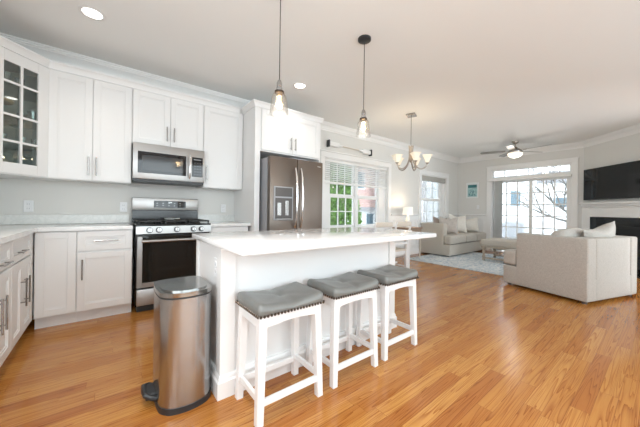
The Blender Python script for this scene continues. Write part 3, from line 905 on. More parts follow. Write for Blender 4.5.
# ------------------------------------------------------------------ range
rg = thing('gas_range', 'stainless steel gas range with black oven window', 'range', (.236, 3.365, 0))
w = .745
B(.001, w - .001, .045, .625, .06, .895).build('body', M['black'], rg)
mb = MB(); mb.box(.02, w - .02, .06, .6, 0.0, .06); mb.build('base', M['rubber'], rg)
dwr = B(.012, w - .012, 0, .045, .075, .245, .006, 2).build('drawer', M['steel'], rg)
od = MB(); od.box(.012, .062, 0, .045, .262, .80, .004); od.box(w - .062, w - .012, 0, .045, .262, .80, .004); od.box(.062, w - .062, 0, .045, .262, .315, .004)
odo = od.build('oven_door', M['steel'], rg)
B(.060, w - .060, .002, .04, .313, .80).build('oven_window', M['oglass'], odo)
mb = MB(); mb.tube([(.05, -.045, .752), (w - .05, -.045, .752)], .0155, 14)
for q in (.075, w - .075): mb.box(q - .014, q + .014, -.045, .005, .740, .764, .003)
mb.build('handle', M['steel'], odo)
mb = MB(); mb.hull8([(.0, -.006, .825), (w, -.006, .825), (w, .06, .825), (0, .06, .825)], [(.0, .0, .905), (w, .0, .905), (w, .06, .905), (0, .06, .905)]); cpn = mb.build('control_panel', M['steel'], rg)
for q in (.12, .206, .379, .551, .636):
    mb = MB(); mb.cyl((q, -.006, .863), (q, -.03, .866), .026, .023, 20); mb.cyl((q, -.03, .866), (q, -.05, .868), .020, .018, 20); mb.box(q - .004, q + .004, -.054, -.03, .848, .886, .002)
    kn = mb.build('knob', M['nickel'], rg); MB().cyl((q, .0, .863), (q, -.012, .864), .031, seg=20).build('knob_bezel', M['rubber'], kn)
B(.0, w, .0, .60, .905, .925, .004).build('cooktop', M['black'], rg)
for gx in (.02, .265, .51):
    mb = MB(); gw = .228
    for yy in (.04, .30, .56): mb.box(gx, gx + gw, yy, yy + .014, .945, .96, .003)
    for xx in (gx, gx + gw / 2 - .007, gx + gw - .014): mb.box(xx, xx + .014, .04, .574, .945, .96, .003)
    for yy in (.17, .43):
        mb.box(gx + .03, gx + gw - .03, yy, yy + .01, .945, .958, .002)
    for xx in (gx + .004, gx + gw - .016):
        for yy in (.045, .56): mb.box(xx, xx + .012, yy, yy + .012, .925, .946)
    mb.build('grate', M['iron'], rg)
for (bx_, by_) in ((.135, .18), (.135, .44), (.38, .31), (.625, .18), (.625, .44)):
    MB().lathe([(0, .942), (.028, .942), (.032, .936), (.045, .932), (.045, .925)], (bx_, by_), 20).build('burner', M['iron'], rg)
bgd = B(.0, w, .60, .64, .905, 1.07, .002).build('rear_guard', M['black'], rg)
B(.0, w, .585, .64, 1.07, 1.225, .008, 2).build('backguard', M['steel'], rg)
dsp = B(.225, .59, .580, .588, 1.105, 1.19, .003).build('display', M['bglass'], rg)
mb = MB()
for i in range(5):
    for j in range(2): mb.box(.26 + i * .065 - .008, .26 + i * .065 + .008, .5785, .580, 1.128 + j * .03, 1.131 + j * .03)
mb.box(.385, .425, .5785, .580, 1.166, 1.174)
mb.build('button_markings', M['nickel'], dsp)
sr = thing('spoon_rest', 'small pale spoon rest on the range between the grates', 'spoon rest', (.232 + .38, 3.36 + .42, .962))
MB().lathe([(0, .004), (.045, .004), (.06, .014), (.064, .014), (.05, 0), (0, 0)], (0, 0), 20).build('dish', M['ceramic'], sr)
mb = MB(); mb.hull8([(.05, -.012, .004), (.11, -.008, .008), (.11, .008, .008), (.05, .012, .004)], [(.05, -.012, .01), (.11, -.008, .014), (.11, .008, .014), (.05, .012, .01)]); mb.build('handle', M['ceramic'], sr)

# ------------------------------------------------------------------ microwave
mw = thing('microwave', 'stainless steel over-the-range microwave with dark window', 'microwave', (.216, 3.60, 1.405))
w = .745; hh = .418
B(0, w, .03, .408, 0, hh).build('body', M['black'], mw)
mdo = MB(); mdo.box(0, w, 0, .03, .02, hh, .005, 2); mdo = mdo.build('door', M['steel'], mw)
B(.045, .535, -.003, .004, .085, .325, .003).build('window', M['bglass'], mdo)
B(.085, .50, -.0045, -.002, .115, .285).build('window_screen', M['mglass'], mdo)
B(.60, .725, -.003, .004, .085, .325, .003).build('keypad', M['bglass'], mdo)
pts = [(.568, -.02 - .03 * math.sin(math.pi * k / 10) ** .5, .06 + .28 * k / 10) for k in range(11)]
mb = MB(); mb.tube(pts, .012, 12); mb.build('handle', M['chrome'], mdo)
mb = MB()
for i in range(3):
    for j in range(5): mb.box(.625 + i * .032, .640 + i * .032, -.004, -.003, .11 + j * .035, .114 + j * .035)
mb.box(.62, .705, -.004, -.003, .292, .30)
mb.build('keypad_markings', M['grey'], mdo)
B(.22, .37, -.004, .0, .349, .353).build('badge', M['grey'], mdo)
B(.01, w - .01, .005, .35, -.012, .02).build('vent_base', M['rubber'], mw)

# ------------------------------------------------------------------ island
isl = thing('kitchen_island', 'white panelled kitchen island cabinet under the quartz top', 'island', (.535, 1.6, 0))
iw, idp = 1.615, .545
B(0, iw, 0, idp, 0, .879).build('body', M['cab'], isl)
mb = MB(); mb.box(.0, .075, -.012, .0, .0, .879); mb.box(iw - .075, iw, -.012, 0, 0, .879)
mb.box(-.012, 0, -.012, .06, 0, .879); mb.box(iw, iw + .012, -.012, .06, 0, .879); mb.box(-.012, 0, idp - .05, idp, 0, .879, .002)
mb.box(.075, iw - .075, -.006, 0, .84, .879)
mb.build('corner_post', M['cab'], isl)
mb = MB(); mb.sweep([(0, idp), (0, 0), (iw, 0), (iw, idp)][::1], [(-0.0, 0), (-.028, 0), (-.028, .095), (-.02, .105), (-.02, .118), (-.012, .132), (0, .135)])
mb.build('baseboard', M['cab'], isl)
for a, b in ((.01, .51), (.52, 1.04), (1.05, 1.55)):
    mb = MB(); o_ = None
for i, (a, b) in enumerate(((.01, .52), (.525, 1.04), (1.045, 1.6))):
    d_ = door(isl, -b, -a, .14, .872, name='door', loc=(0, idp, 0), rz=math.pi)
it = B(.497, 2.234, 1.218, 2.172, .8795, .914, .005, 2).build('island_top', M['quartz']); tag(it, 'large white quartz top overhanging the island', 'countertop')

# outlets
def outlet(label, loc, rz, name='wall_outlet', cat='outlet'):
    t = thing(name, label, cat, loc, rz)
    B(-.036, .036, -.007, 0, -.058, .058, .003).build('cover_plate', M['plate'], t)
    if cat == 'outlet':
        for z in (-.022, .022):
            q = B(-.017, .017, -.009, -.006, z - .016, z + .016, .003).build('socket', M['plate'], t)
            B(-.009, -.006, -.0095, -.0085, z - .008, z + .006).box(.006, .009, -.0095, -.0085, z - .008, z + .006).build('slots', M['slot'], q)
    else:
        B(-.013, .013, -.012, -.006, -.03, .03, .003).build('rocker', M['plate'], t)
    return t
def _bx(self, *a, **k): return MB.box(self, *a, **k)
outlet('white outlet on the wall below the glass-door corner cabinet', (-.63, YB, 1.10), 0)
outlet('white outlet on the wall just left of the range', (.155, YB, 1.105), 0)
outlet('white outlet on the wall right of the range', (1.34, YB, 1.105), 0)
outlet('white outlet on the left end of the island', (.535, 1.70, .74), R(-90))
outlet('white light switch on the far wall below the small picture', (XR, 3.42, 1.25), R(-90), 'light_switch', 'switch')

# ------------------------------------------------------------------ stools
def make_stool(label):
    t = thing('counter_stool', label, 'stool', (0, 0, 0), 0, 'counter stools at the island')
    hw, hd = .212, .150      # at floor (outer)
    tw, td = .198, .138      # at top
    lg = .046
    for sx in (-1, 1):
        for sy in (-1, 1):
            bx0, by0 = sx * hw, sy * hd; tx0, ty0 = sx * tw, sy * td
            def q(x, y, z, l): return [(x, y, z), (x - sx * l, y, z), (x - sx * l, y - sy * l, z), (x, y - sy * l, z)]
            mb = MB(); mb.hull8(q(bx0, by0, 0.0, lg * .82), q(tx0, ty0, .548, lg))
            bmesh.ops.bevel(mb.bm, geom=[e for e in mb.bm.edges if abs(e.verts[0].co.z - e.verts[1].co.z) > .3], offset=.003, segments=1, affect='EDGES')
            mb.build('leg', M['stool'], t)
    # apron with arched lower edge
    ap = MB()
    for sy in (-1, 1):
        y = sy * (td - .012); n = 10; x0, x1 = -tw + .03, tw - .03
        for k in range(n):
            a, b = x0 + (x1 - x0) * k / n, x0 + (x1 - x0) * (k + 1) / n
            za = .487 + .014 * (1 - ((2 * k / n - 1) ** 2)); zb = .487 + .014 * (1 - ((2 * (k + 1) / n - 1) ** 2))
            ap.hull8([(a, y - .01, za), (b, y - .01, zb), (b, y + .01, zb), (a, y + .01, za)], [(a, y - .01, .548), (b, y - .01, .548), (b, y + .01, .548), (a, y + .01, .548)])
    for sx in (-1, 1):
        x = sx * (tw - .012); ap.box(x - .01, x + .01, -td + .03, td - .03, .49, .548)
    ap.build('apron', M['stool'], t)
    zf = .105
    def at(z): k = z / .548; return hw + (tw - hw) * k, hd + (td - hd) * k
    a, b = at(zf)
    for sy in (-1, 1):
        MB().box(-a + .02, a - .02, sy * (b - .018) - .010, sy * (b - .018) + .010, zf - .018, zf + .018, .003).build('stretcher', M['stool'], t)
    a, b = at(zf + .03)
    for sx in (-1, 1):
        MB().box(sx * (a - .018) - .010, sx * (a - .018) + .010, -b + .03, b - .03, zf + .0, zf + .035, .003).build('stretcher', M['stool'], t)
    def sad(p, u, v, w):
        p.z += w * (.030 * u * u - .006 + .004 * math.sin(3 * u + 1) * (1 - v * v))
        k = 1 + .012 * math.sin(math.pi * min(max(w, 0), 1))
        p.x *= k; p.y *= k
        # seam tuck down the middle
        p.z -= w * .007 * (math.exp(-(u * 10) ** 2) + .8 * math.exp(-((abs(u) - abs(v)) * 7) ** 2) * max(0, 1 - abs(u)) ) + w * .008 * math.exp(-(u * 6) ** 2 - (v * 6) ** 2)
        return p
    mb = MB(); mb.soft(-.210, .210, -.155, .155, .548, .602, r=.026, top=.008, fn=sad, n=16)
    c_ = mb.build('seat_cushion', M['leather'], t, angle=60)
    mb = MB()
    def nail(x, y, nx, ny):
        mb.cyl((x, y, .556), (x + nx * .007, y + ny * .007, .557), .0085, .004, 6)
    n = 20
    for i in range(n + 1):
        x = -.200 + .400 * i / n; nail(x, -.1555, 0, -1); nail(x, .1555, 0, 1)
    n = 14
    for i in range(n + 1):
        y = -.145 + .29 * i / n; nail(-.2105, y, -1, 0); nail(.2105, y, 1, 0)
    nt_ = mb.build('nailhead_trim', M['nail'], c_)
    return t
st = make_stool('grey saddle-seat counter stool nearest the steel trash can')
st.location = (.812, 1.402, 0)
dup(st, (1.318, 1.405, 0), label='middle grey saddle-seat counter stool at the island')
dup(st, (1.822, 1.412, 0), label='grey saddle-seat counter stool at the dining end of the island')

# ------------------------------------------------------------------ trash can
tc = thing('trash_can', 'tall brushed steel step trash can beside the island', 'trash can', (.366, 1.80, 0))
def dshape(sc=1.0, n=10):
    # rounded rectangle, near face (-y) bowed
    pts = []
    hx, hy, r = .130 * sc, .165 * sc, .05
    for (cx_, cy_, a0) in ((hx - r, hy - r, 0), (-hx + r, hy - r, 90), (-hx + r, -hy + r, 180), (hx - r, -hy + r, 270)):
        for k in range(n + 1):
            a = R(a0 + 90 * k / n); pts.append([cx_ + r * math.cos(a), cy_ + r * math.sin(a)])
    out = []
    m_ = len(pts)
    for i in range(m_):
        p, q = pts[i], pts[(i + 1) % m_]
        out.append(p)
        if math.dist(p, q) > .05:
            for k in range(1, 8): out.append([p[0] + (q[0] - p[0]) * k / 8, p[1] + (q[1] - p[1]) * k / 8])
    for p in out:
        if p[1] < 0: p[1] -= .04 * max(0, 1 - (p[0] / hx) ** 2)
        if p[0] < 0: p[0] -= .012 * max(0, 1 - (p[1] / hy) ** 2)
    return [tuple(p) for p in out]
MB().prism(dshape(1.0), .03, .612).build('body', M['steelv'], tc)
MB().prism(dshape(1.02), .0, .032, .006).build('base_ring', M['rubber'], tc)
MB().prism(dshape(1.015), .612, .622).build('collar', M['rubber'], tc)
ld = MB().prism(dshape(1.02), .622, .645, .010, 3, True).build('lid', M['lid'], tc)
mb = MB(); mb.prism(dshape(.86), .644, .652, .006, 2, True); mb.build('lid_panel', M['lid'], ld)
mb = MB(); mb.box(.131, .139, -.07, .09, .59, .64, .003); mb.build('hinge', M['rubber'], tc)
mb = MB()
mb.tube([(-.12, -.06, .03), (-.165, -.06, .055), (-.188, -.04, .065), (-.192, 0.0, .065), (-.188, .06, .065), (-.165, .08, .055), (-.12, .08, .03)], .014, 10)
mb.soft(-.19, -.135, -.05, .07, .035, .07, r=.01, n=3)
mb.build('pedal', M['rubber'], tc)

# ------------------------------------------------------------------ pendants
def make_pendant(label):
    t = thing('pendant_light', label, 'pendant light', (0, 0, HC), 0, 'clear glass pendants over the island')
    MB().lathe([(0, 0), (.062, 0), (.062, -.018), (.05, -.026), (.012, -.03), (0, -.03)], seg=28).build('canopy', M['rubber'], t)
    MB().cyl((0, 0, -.03), (0, 0, -.685), .0035, seg=8).build('cord', M['rubber'], t)
    s = MB().lathe([(0, -.68), (.012, -.68), (.016, -.69), (.020, -.70), (.020, -.725), (.016, -.73), (.022, -.735), (.022, -.757), (0, -.757)], seg=20).build('socket', M['nickel'], t)
    MB().lathe([(0.018, -.755), (.034, -.760), (.036, -.775), (.03, -.779), (0, -.777)], seg=24).build('collar', M['nail'], s)
    MB().lathe([(.031, -.773), (.043, -.780), (.052, -.797), (.058, -.83), (.062, -.865), (.067, -.905), (.070, -.933), (.0685, -.933), (.0655, -.905), (.0605, -.865), (.0565, -.83), (.0505, -.798), (.042, -.783), (.030, -.776)], seg=32).build('glass_shade', M['pglass'], t)
    b = MB().lathe([(.012, -.775), (.013, -.79), (.020, -.815), (.025, -.845), (.023, -.87), (.012, -.888), (0, -.892)], seg=20).build('bulb', glassmat('amber_bulb_glass', (1.0, .96, .88), .04), t)
    mb = MB()
    for k in range(5):
        a = 2 * math.pi * k / 5
        mb.tube([(.005 * math.cos(a),   .005 * math.sin(a), -.79), (.014 * math.cos(a), .014 * math.sin(a), -.87)], .0022, 6)
    mb.build('filament', M['filament'], b)
    return t
p1 = make_pendant('clear glass pendant nearer the range, over the left half of island')
p1.location = (1.0, 1.785, HC)
p2 = dup(p1, (1.915, 1.79, HC), label='clear glass pendant over the dining half of the island, with canopy in view')
for i, p in enumerate((p1, p2)):
    lamp('pendant_bulb_glow', 'POINT', (0, 0, -.84), 1.3, (1, .76, .48), .03, p)

# recessed lights
def can(label, x, y, e=9):
    t = thing('recessed_light', label, 'ceiling light', (x, y, HC), 0, 'recessed ceiling lights')
    MB().lathe([(.068, -.001), (.092, -.001), (.094, -.005), (.07, -.008), (.066, -.003)], seg=32).build('trim_ring', M['trim'], t)
    MB().lathe([(0, -.004), (.068, -.004), (.068, -.002), (0, -.002)], seg=32).build('lens', M['canlight'], t)
    l = lamp('recessed_light_glow', 'SPOT', (0, 0, -.02), e, (1, .93, .84), .06, t, spot_size=R(125), spot_blend=.8)
    return t
can('round recessed ceiling light above the left cabinets', -.114, 3.007)
can('round recessed ceiling light between the two pendants', 1.987, 2.997)
can('unseen recessed fill light added over the left aisle before the island', -.15, 1.2, 42)  # from here on: unseen cans, added as fill light for the kitchen
can('unseen recessed fill light added near the rear windows, left side', -.15, -.8, 42)
can('unseen recessed fill light added near the rear windows, right of centre', 2.0, -.9, 42)

# ------------------------------------------------------------------ chandelier
ch = thing('chandelier', 'five-arm nickel chandelier with frosted glass shades over dining table', 'chandelier', (4.04, 2.68, HC), yaw * 0)
mb = MB(); mb.tf = Matrix.Rotation(R(20), 4, 'Z'); mb.box(-.075, .075, -.075, .075, -.03, 0, .006); mb.build('canopy', M['nickel'], ch)
MB().cyl((0, 0, -.03), (0, 0, -.56), .006, seg=10).build('rod', M['nickel'], ch)
MB().lathe([(0, -.54), (.02, -.545), (.034, -.555), (.03, -.56), (.02, -.62), (.014, -.66), (.022, -.72), (.03, -.76), (.02, -.80), (.008, -.815), (0, -.815)], seg=20).build('body', M['dnickel'], ch)
for k in range(5):
    a = -R(38.1) + R(-20 + 72 * k)      # measured from the direction square to the view
    dx, dy = math.cos(a), math.sin(a)
    pts = [(.035 * dx, .035 * dy, -.53), (.028 * dx, .028 * dy, -.62), (.03 * dx, .03 * dy, -.74), (.07 * dx, .07 * dy, -.86), (.15 * dx, .15 * dy, -.925), (.215 * dx, .215 * dy, -.915), (.25 * dx, .25 * dy, -.88), (.262 * dx, .262 * dy, -.84)]
    # smooth the polyline
    sm = []
    for i in range(len(pts) - 1):
        p0, p1_, p2_, p3 = [Vector(pts[max(0, min(len(pts) - 1, i + j))]) for j in (-1, 0, 1, 2)]
        for q in range(4):
            u = q / 4
            sm.append(.5 * ((2 * p1_) + (-p0 + p2_) * u + (2 * p0 - 5 * p1_ + 4 * p2_ - p3) * u * u + (-p0 + 3 * p1_ - 3 * p2_ + p3) * u ** 3))
    sm.append(Vector(pts[-1]))
    ar = MB().tube(sm, .011, 8).build('arm', M['dnickel'], ch)
    MB().lathe([(0, 0), (.014, 0), (.024, .012), (.03, .02), (.02, .026), (0, .026)], seg=16).build('cup', M['dnickel'], ar, loc=(.262 * dx, .262 * dy, -.85))
    MB().lathe([(0, .0), (.024, .0), (.035, .03), (.045, .065), (.06, .10), (.078, .125), (.076, .127), (.057, .102), (.042, .067), (.032, .032), (.022, .005), (0, .005)], seg=32, sq=True).build('shade', M['shade'], ch, loc=(.262 * dx, .262 * dy, -.83), rz=a)
    lamp('chandelier_bulb_glow', 'POINT', (.262 * dx, .262 * dy, -.66), .6, (1, .80, .56), .04, ch)

# ------------------------------------------------------------------ ceiling fan
fan = thing('ceiling_fan', 'nickel ceiling fan with lit bowl and grey blades in living room', 'ceiling fan', (7.39, 2.165, HC))
MB().lathe([(0, 0), (.07, 0), (.065, -.03), (.03, -.06), (.014, -.065), (0, -.065)], seg=24).build('canopy', M['dnickel'], fan)
MB().cyl((0, 0, -.06), (0, 0, -.14), .012, seg=12).build('downrod', M['dnickel'], fan)
MB().lathe([(0, -.12), (.03, -.125), (.05, -.15), (.085, -.175), (.125, -.205), (.14, -.235), (.135, -.26), (.10, -.275), (0, -.275)], seg=32).build('motor_housing', M['nickel'], fan)
MB().lathe([(.135, -.265), (.15, -.28), (.14, -.315), (.105, -.35), (.05, -.37), (0, -.375), (0, -.27)], seg=32).build('light_bowl', M['fanlight'], fan)
for k in range(5):
    a = -R(38.1) + R(8 + 72 * k)
    irn = MB(); irn.hull8([(.10, -.022, -.235), (.22, -.03, -.225), (.22, .03, -.225), (.10, .022, -.235)], [(.10, -.022, -.229), (.22, -.03, -.219), (.22, .03, -.219), (.10, .022, -.229)])
    ir = irn.build('blade_arm', M['dnickel'], fan, rz=a)
    mb = MB(); mb.tf = Matrix.Translation((0, 0, -.216)) @ Matrix.Rotation(R(11), 4, 'X')
    pts = [(.19, -.045), (.35, -.06), (.55, -.067), (.66, -.063), (.685, -.04), (.69, 0), (.685, .04), (.66, .063), (.55, .067), (.35, .06), (.19, .045)]
    mb.prism(pts, -.003, .003); mb.build('blade', M['blade'], fan, rz=a)
lamp('fan_light_glow', 'POINT', (0, 0, -.44), 3, (1, .92, .82), .08, fan)

# ------------------------------------------------------------------ wall bar over the window, picture
wb = thing('wall_bar', 'long white wall bar with wide end blocks above the double window', 'wall decoration', (3.885, YB, 2.36), 0, rot=(0, R(.8), 0))
MB().cyl((-.5, -.045, 0), (.5, -.045, 0), .010, seg=10).build('rod', M['beigew'], wb)
for sx in (-1, 1):
    b_ = MB(); b_.tf = Matrix.Translation((sx * .455, -.045, 0)); b_.box(-.12, .12, -.03, .03, -.042, .042, .01, 2); b_.cyl((-sx * .12, 0, 0), (-sx * .22, 0, 0), .026, .014, 12)
    b = b_.build('block', M['trim'], wb)
    MB().box(sx * .58, sx * .608, -.085, 0, -.066, .066, .006).build('bracket', M['rubber'], wb)
pc = thing('framed_picture', 'small white framed print with teal drawing on the far wall', 'picture', (XR, 3.582, 1.75), R(-90))
mb = MB(); a, b = .172, .232
for q in ((-a, a, -b, -b + .018), (-a, a, b - .018, b), (-a, -a + .018, -b + .018, b - .018), (a - .018, a, -b + .018, b - .018)): mb.box(q[0], q[1], -.022, 0, q[2], q[3], .002)
mb.build('frame', M['trim'], pc)
B(-a + .015, a - .015, -.012, -.003, -b + .015, b - .015).build('mat_board', M['paper'], pc)
mb = MB(); mb.box(-.125, .125, -.0135, -.012, .075, .165)
random.seed(4)
for k in range(26):
    u = random.uniform(-.1, .1); v = random.uniform(-.16, .02); r = random.uniform(.008, .022)
    if abs(u) < .02 + (.04 - v) * .45: mb.cyl((u, -.012, v), (u, -.0135, v), r, seg=8)
mb.build('artwork', M['teal'], pc)
mb = MB(); mb.box(-.13, .13, -.0128, -.0119, -.19, .07); mb.build('artwork_wash', M['teal2'], pc)

# ------------------------------------------------------------------ dining table and chairs
dt = thing('dining_table', 'white dining table behind the island under the chandelier', 'table', (3.72, 3.24, 0))
B(-.72, .70, -.36, .36, .72, .75, .006, 2).build('tabletop', M['stool'], dt)
B(-.66, .64, -.30, .30, .64, .72).build('apron', M['stool'], dt)
for sx, sy in ((-.66, -.31), (.62, -.31), (-.66, .31), (.62, .31)):
    B(sx - .037, sx + .037, sy - .037, sy + .037, 0, .719, .004).build('leg', M['stool'], dt)
def make_chair(label):
    t = thing('dining_chair', label, 'chair', (0, 0, 0), 0, 'white dining chairs')
    # faces +y, back at -y
    B(-.20, .20, -.19, .21, .43, .46, .01, 2).build('seat', M['beigew'], t)
    B(-.18, .18, -.17, .19, .375, .43).build('apron', M['stool'], t)
    for sx in (-1, 1):
        x = sx * .19
        MB().tube([(x, -.19, 0), (x, -.18, .44), (x * 1.02, -.215, .70), (x * 1.05, -.27, .93)], [.017, .021, .018, .014], 8).build('leg', M['stool'], t)
        MB().tube([(x, .19, 0), (x, .19, .43)], [.015, .021], 8).build('leg', M['stool'], t)
    for z, yy in ((.56, -.195), (.66, -.205), (.76, -.225)):
        mb = MB(); mb.box(-.19, .19, yy - .01, yy + .01, z - .022, z + .022, .004); mb.build('back_slat', M['stool'], t)
    mb = MB(); mb.box(-.20, .20, -.275, -.25, .855, .925, .008, 2); mb.build('top_rail', M['beigew'], t)
    mb = MB(); mb.box(-.185, .185, -.01, .01, .19, .215); mb.box(-.2, -.18, -.18, .18, .15, .17); mb.box(.18, .2, -.18, .18, .15, .17); mb.build('stretcher', M['stool'], t)
    return t
c1 = make_chair('white slat-back dining chair nearer the table end under the chandelier')
c1.location = (3.84, 2.92, 0)
dup(c1, (3.33, 2.92, 0), 0, label='white slat-back dining chair behind the island, nearer the refrigerator')

# ------------------------------------------------------------------ side table and lamp
sd = thing('side_table', 'brown-topped side table between dining area and sofa', 'table', (5.56, 3.74, 0))
B(-.33, .31, -.20, .20, .695, .725, .004).build('tabletop', M['brownw'], sd)
B(-.29, .27, -.185, .165, .62, .695).build('apron', M['brownw'], sd)
for x in (-.28, .26):
    for y in (-.155, .155): MB().lathe([(0, 0), (.014, 0), (.018, .05), (.013, .1), (.019, .3), (.016, .5), (.022, .6), (.022, .64), (0, .64)], (x, y), 12).build('leg', M['beigew'], sd)
tl = thing('table_lamp', 'lit white table lamp on the side table', 'lamp', (5.52, 3.72, .7255))
MB().lathe([(0, 0), (.07, 0), (.07, .015), (.045, .03), (.055, .09), (.06, .14), (.045, .2), (.02, .26), (.012, .30), (0, .30)], seg=24).build('base', M['ceramic'], tl)
MB().lathe([(.105, .29), (.12, .29), (.108, .475), (.105, .475), (.117, .292)], seg=32).build('lamp_shade', M['lampshade'], tl)
MB().lathe([(0, .30), (.02, .32), (.03, .36), (.02, .4), (0, .41)], seg=16).build('bulb', M['bulb'], tl)
lamp('lamp_bulb_glow', 'POINT', (0, 0, .47), 2.5, (1, .78, .52), .03, tl)

# ------------------------------------------------------------------ sofa
def upholstered(name, label, cat, loc, rz, L, n_seat, D=.86, h=.79, seat=.50, base=.28, arm=.20, fab=None, setback=.16, feet=.035, right_arm=True):
    # local: faces -y, front of base at y=0, back at y=D, x from 0 to L
    fab = fab or M['fabric']
    t = thing(name, label, cat, loc, rz)
    t_ = MB().soft(.001, L - .001, .0, D - .003, feet, base, r=.012, n=6); t_.build('base', fab, t, angle=60)
    def slope(p, u, v, w):
        return p
    for x0, x1 in ((0, arm), (L - arm, L))[:2 if right_arm else 1]:
        MB().soft(x0, x1, setback, D, feet + .002, h, r=.022, n=8).build('arm', fab, t, angle=60)
    MB().soft(arm + .002, (L - arm - .002) if right_arm else L, D - .22, D - .0, feet + .002, h - .002, r=.022, n=8).build('backrest', fab, t, angle=60)
    sw = (L - (2 if right_arm else 1) * arm) / n_seat
    for k in range(n_seat):
        x0, x1 = arm + k * sw, arm + (k + 1) * sw
        if n_seat > 1 or True:
            if k == 0: x0f = 0.005
            else: x0f = x0
            x1f = L - .005 if k == n_seat - 1 else x1
        mb = MB(); mb.soft(x0 + .004, x1 - .004, -.02, D - .2, base + .005, seat, r=.05, top=.03, n=8)
        # T-shaped ends in front of the arms
        if k == 0: mb.soft(x0f, x0 + .08, -.02, setback - .004, base + .005, seat - .004, r=.045, top=.01, n=4)
        if k == n_seat - 1 and right_arm: mb.soft(x1 - .08, x1f, -.02, setback - .004, base + .005, seat - .004, r=.045, top=.01, n=4)
        c = mb.build('seat_cushion', fab, t, angle=70)
        q = MB(); zz = base + .012
        q.tube([(x0f + .02, -.014, zz), (x1f - .02, -.014, zz)], .006, 6)
        q.build('piping', M['piping'], c)
    for x in (.06, L - .06):
        for y in (.06, D - .06):
            MB().cyl((x, y, 0), (x, y, feet + .003), .025, .028, 12).build('foot', M['piping'], t)
    return t
sf = upholstered('sofa', 'oatmeal sofa with loose seat cushions along the window wall', 'sofa', (6.46, 3.19, 0), 0, 2.11, 3, D=.78, fab=M['fabric2'], h=.81, seat=.52, base=.30, right_arm=False)
def pillow(label, loc, rot, w, h, t, m_, group=None):
    p = MB().pillow(w, h, t).build('throw_pillow', m_, rot=rot, loc=loc, angle=80)
    tag(p, label, 'pillow', group)
    return p
# axes: pillow face looks along local -y; rotation (tilt back x, 0, turn z)
pillow('taupe throw pillow poking above the arm end of the sofa', (6.88, 3.64, .555), (R(-14), R(6), R(-25)), .44, .42, .12, M['ptaupe'])
pillow('grey patterned throw pillow second from the lamp on the sofa', (7.26, 3.60, .555), (R(-16), R(-4), R(-10)), .46, .42, .12, M['pgrey'])
pillow('grey-beige throw pillow leaning on the sofa arm nearest the kitchen', (6.80, 3.40, .55), (R(-18), 0, R(-62)), .46, .44, .15, M['pgrey'])
pillow('large ivory throw pillow in the middle of the sofa', (7.46, 3.45, .55), (R(-16), R(5), R(-34)), .50, .50, .16, M['pwhite'])
pillow('wide ivory throw pillow at the far end of the sofa', (8.03, 3.46, .55), (R(-16), 0, R(-54)), .60, .42, .16, M['pwhite'])

# armchair with its back to the camera
ac = upholstered('armchair', 'large oatmeal armchair with its back turned in front of the fireplace', 'armchair', (0, 0, 0), 0, 1.12, 1, D=1.03, h=.80, seat=.53, base=.30, arm=.17, setback=.19)
# near back corner (local L, D) -> world (4.52, .57); facing direction 72.4 deg
ang = R(-17.6) + math.pi
ca, sa = math.cos(ang), math.sin(ang)
lx, ly = 1.12, 1.03
ac.rotation_euler = (0, 0, ang)
ac.location = (4.52 - (ca * lx - sa * ly), .57 - (sa * lx + ca * ly), 0)
def acl(x, y, z):
    return (ac.location.x + ca * x - sa * y, ac.location.y + sa * x + ca * y, z)
bp1 = MB().soft(-.30, .30, -.10, .10, 0, .31, r=.09, top=.04, n=8).build('loose_cushion', M['fabric'], loc=acl(.76, .60, .565), rot=(R(-16), R(3), ang), angle=80)
tag(bp1, 'plump loose back cushion slumped inside the armchair', 'cushion')
bp2 = MB().pillow(.74, .30, .20, ear=.12, chop=.04).build('throw_pillow', M['fabric'], loc=acl(.42, .80, .655), rot=(R(-8), R(9), ang), angle=80)
tag(bp2, 'beige pillow rising above the back of the armchair', 'pillow')

# ------------------------------------------------------------------ rug and bench
rug = B(5.42, 7.9, .95, 3.72, .0005, .010, .002).build('area_rug', M['rug']); tag(rug, 'pale blue and cream patterned rug under the bench', 'rug')
bn = thing('upholstered_bench', 'cream upholstered bench on turned wooden legs on the rug', 'bench', (6.70, 1.40, .0105))
MB().soft(0, .76, 0, 1.22, .33, .475, r=.04, top=.02, n=8).build('cushion', M['fabric2'], bn, angle=60)
B(.02, .74, .02, 1.20, .285, .335, .004).build('frame', M['oakw'], bn)
for x in (.06, .70):
    for y in (.06, 1.16):
        MB().lathe([(0, 0), (.032, 0), (.036, .03), (.022, .05), (.034, .075), (.034, .11), (.018, .125), (.03, .16), (.034, .19), (.02, .235), (.03, .25), (.034, .29), (0, .29)], (x, y), 16).build('leg', M['oakw'], bn)
mb = MB(); mb.box(.04, .08, .08, 1.14, .04, .075, .004); mb.box(.68, .72, .08, 1.14, .04, .075, .004); mb.box(.08, .68, .59, .63, .04, .075, .004)
mb.build('stretcher', M['oakw'], bn)

# ------------------------------------------------------------------ tv, mantel, fireplace (local x runs from the door corner along the diagonal wall, -y into the room)
FRZ = math.atan2(-s2, -s2)   # local +x direction (towards the right of the picture)
def fpt(x, y, z=0):
    # y: distance out of the wall into the room
    return (fw0.x + fd.x * x + fn.x * y, fw0.y + fd.y * x + fn.y * y, z)
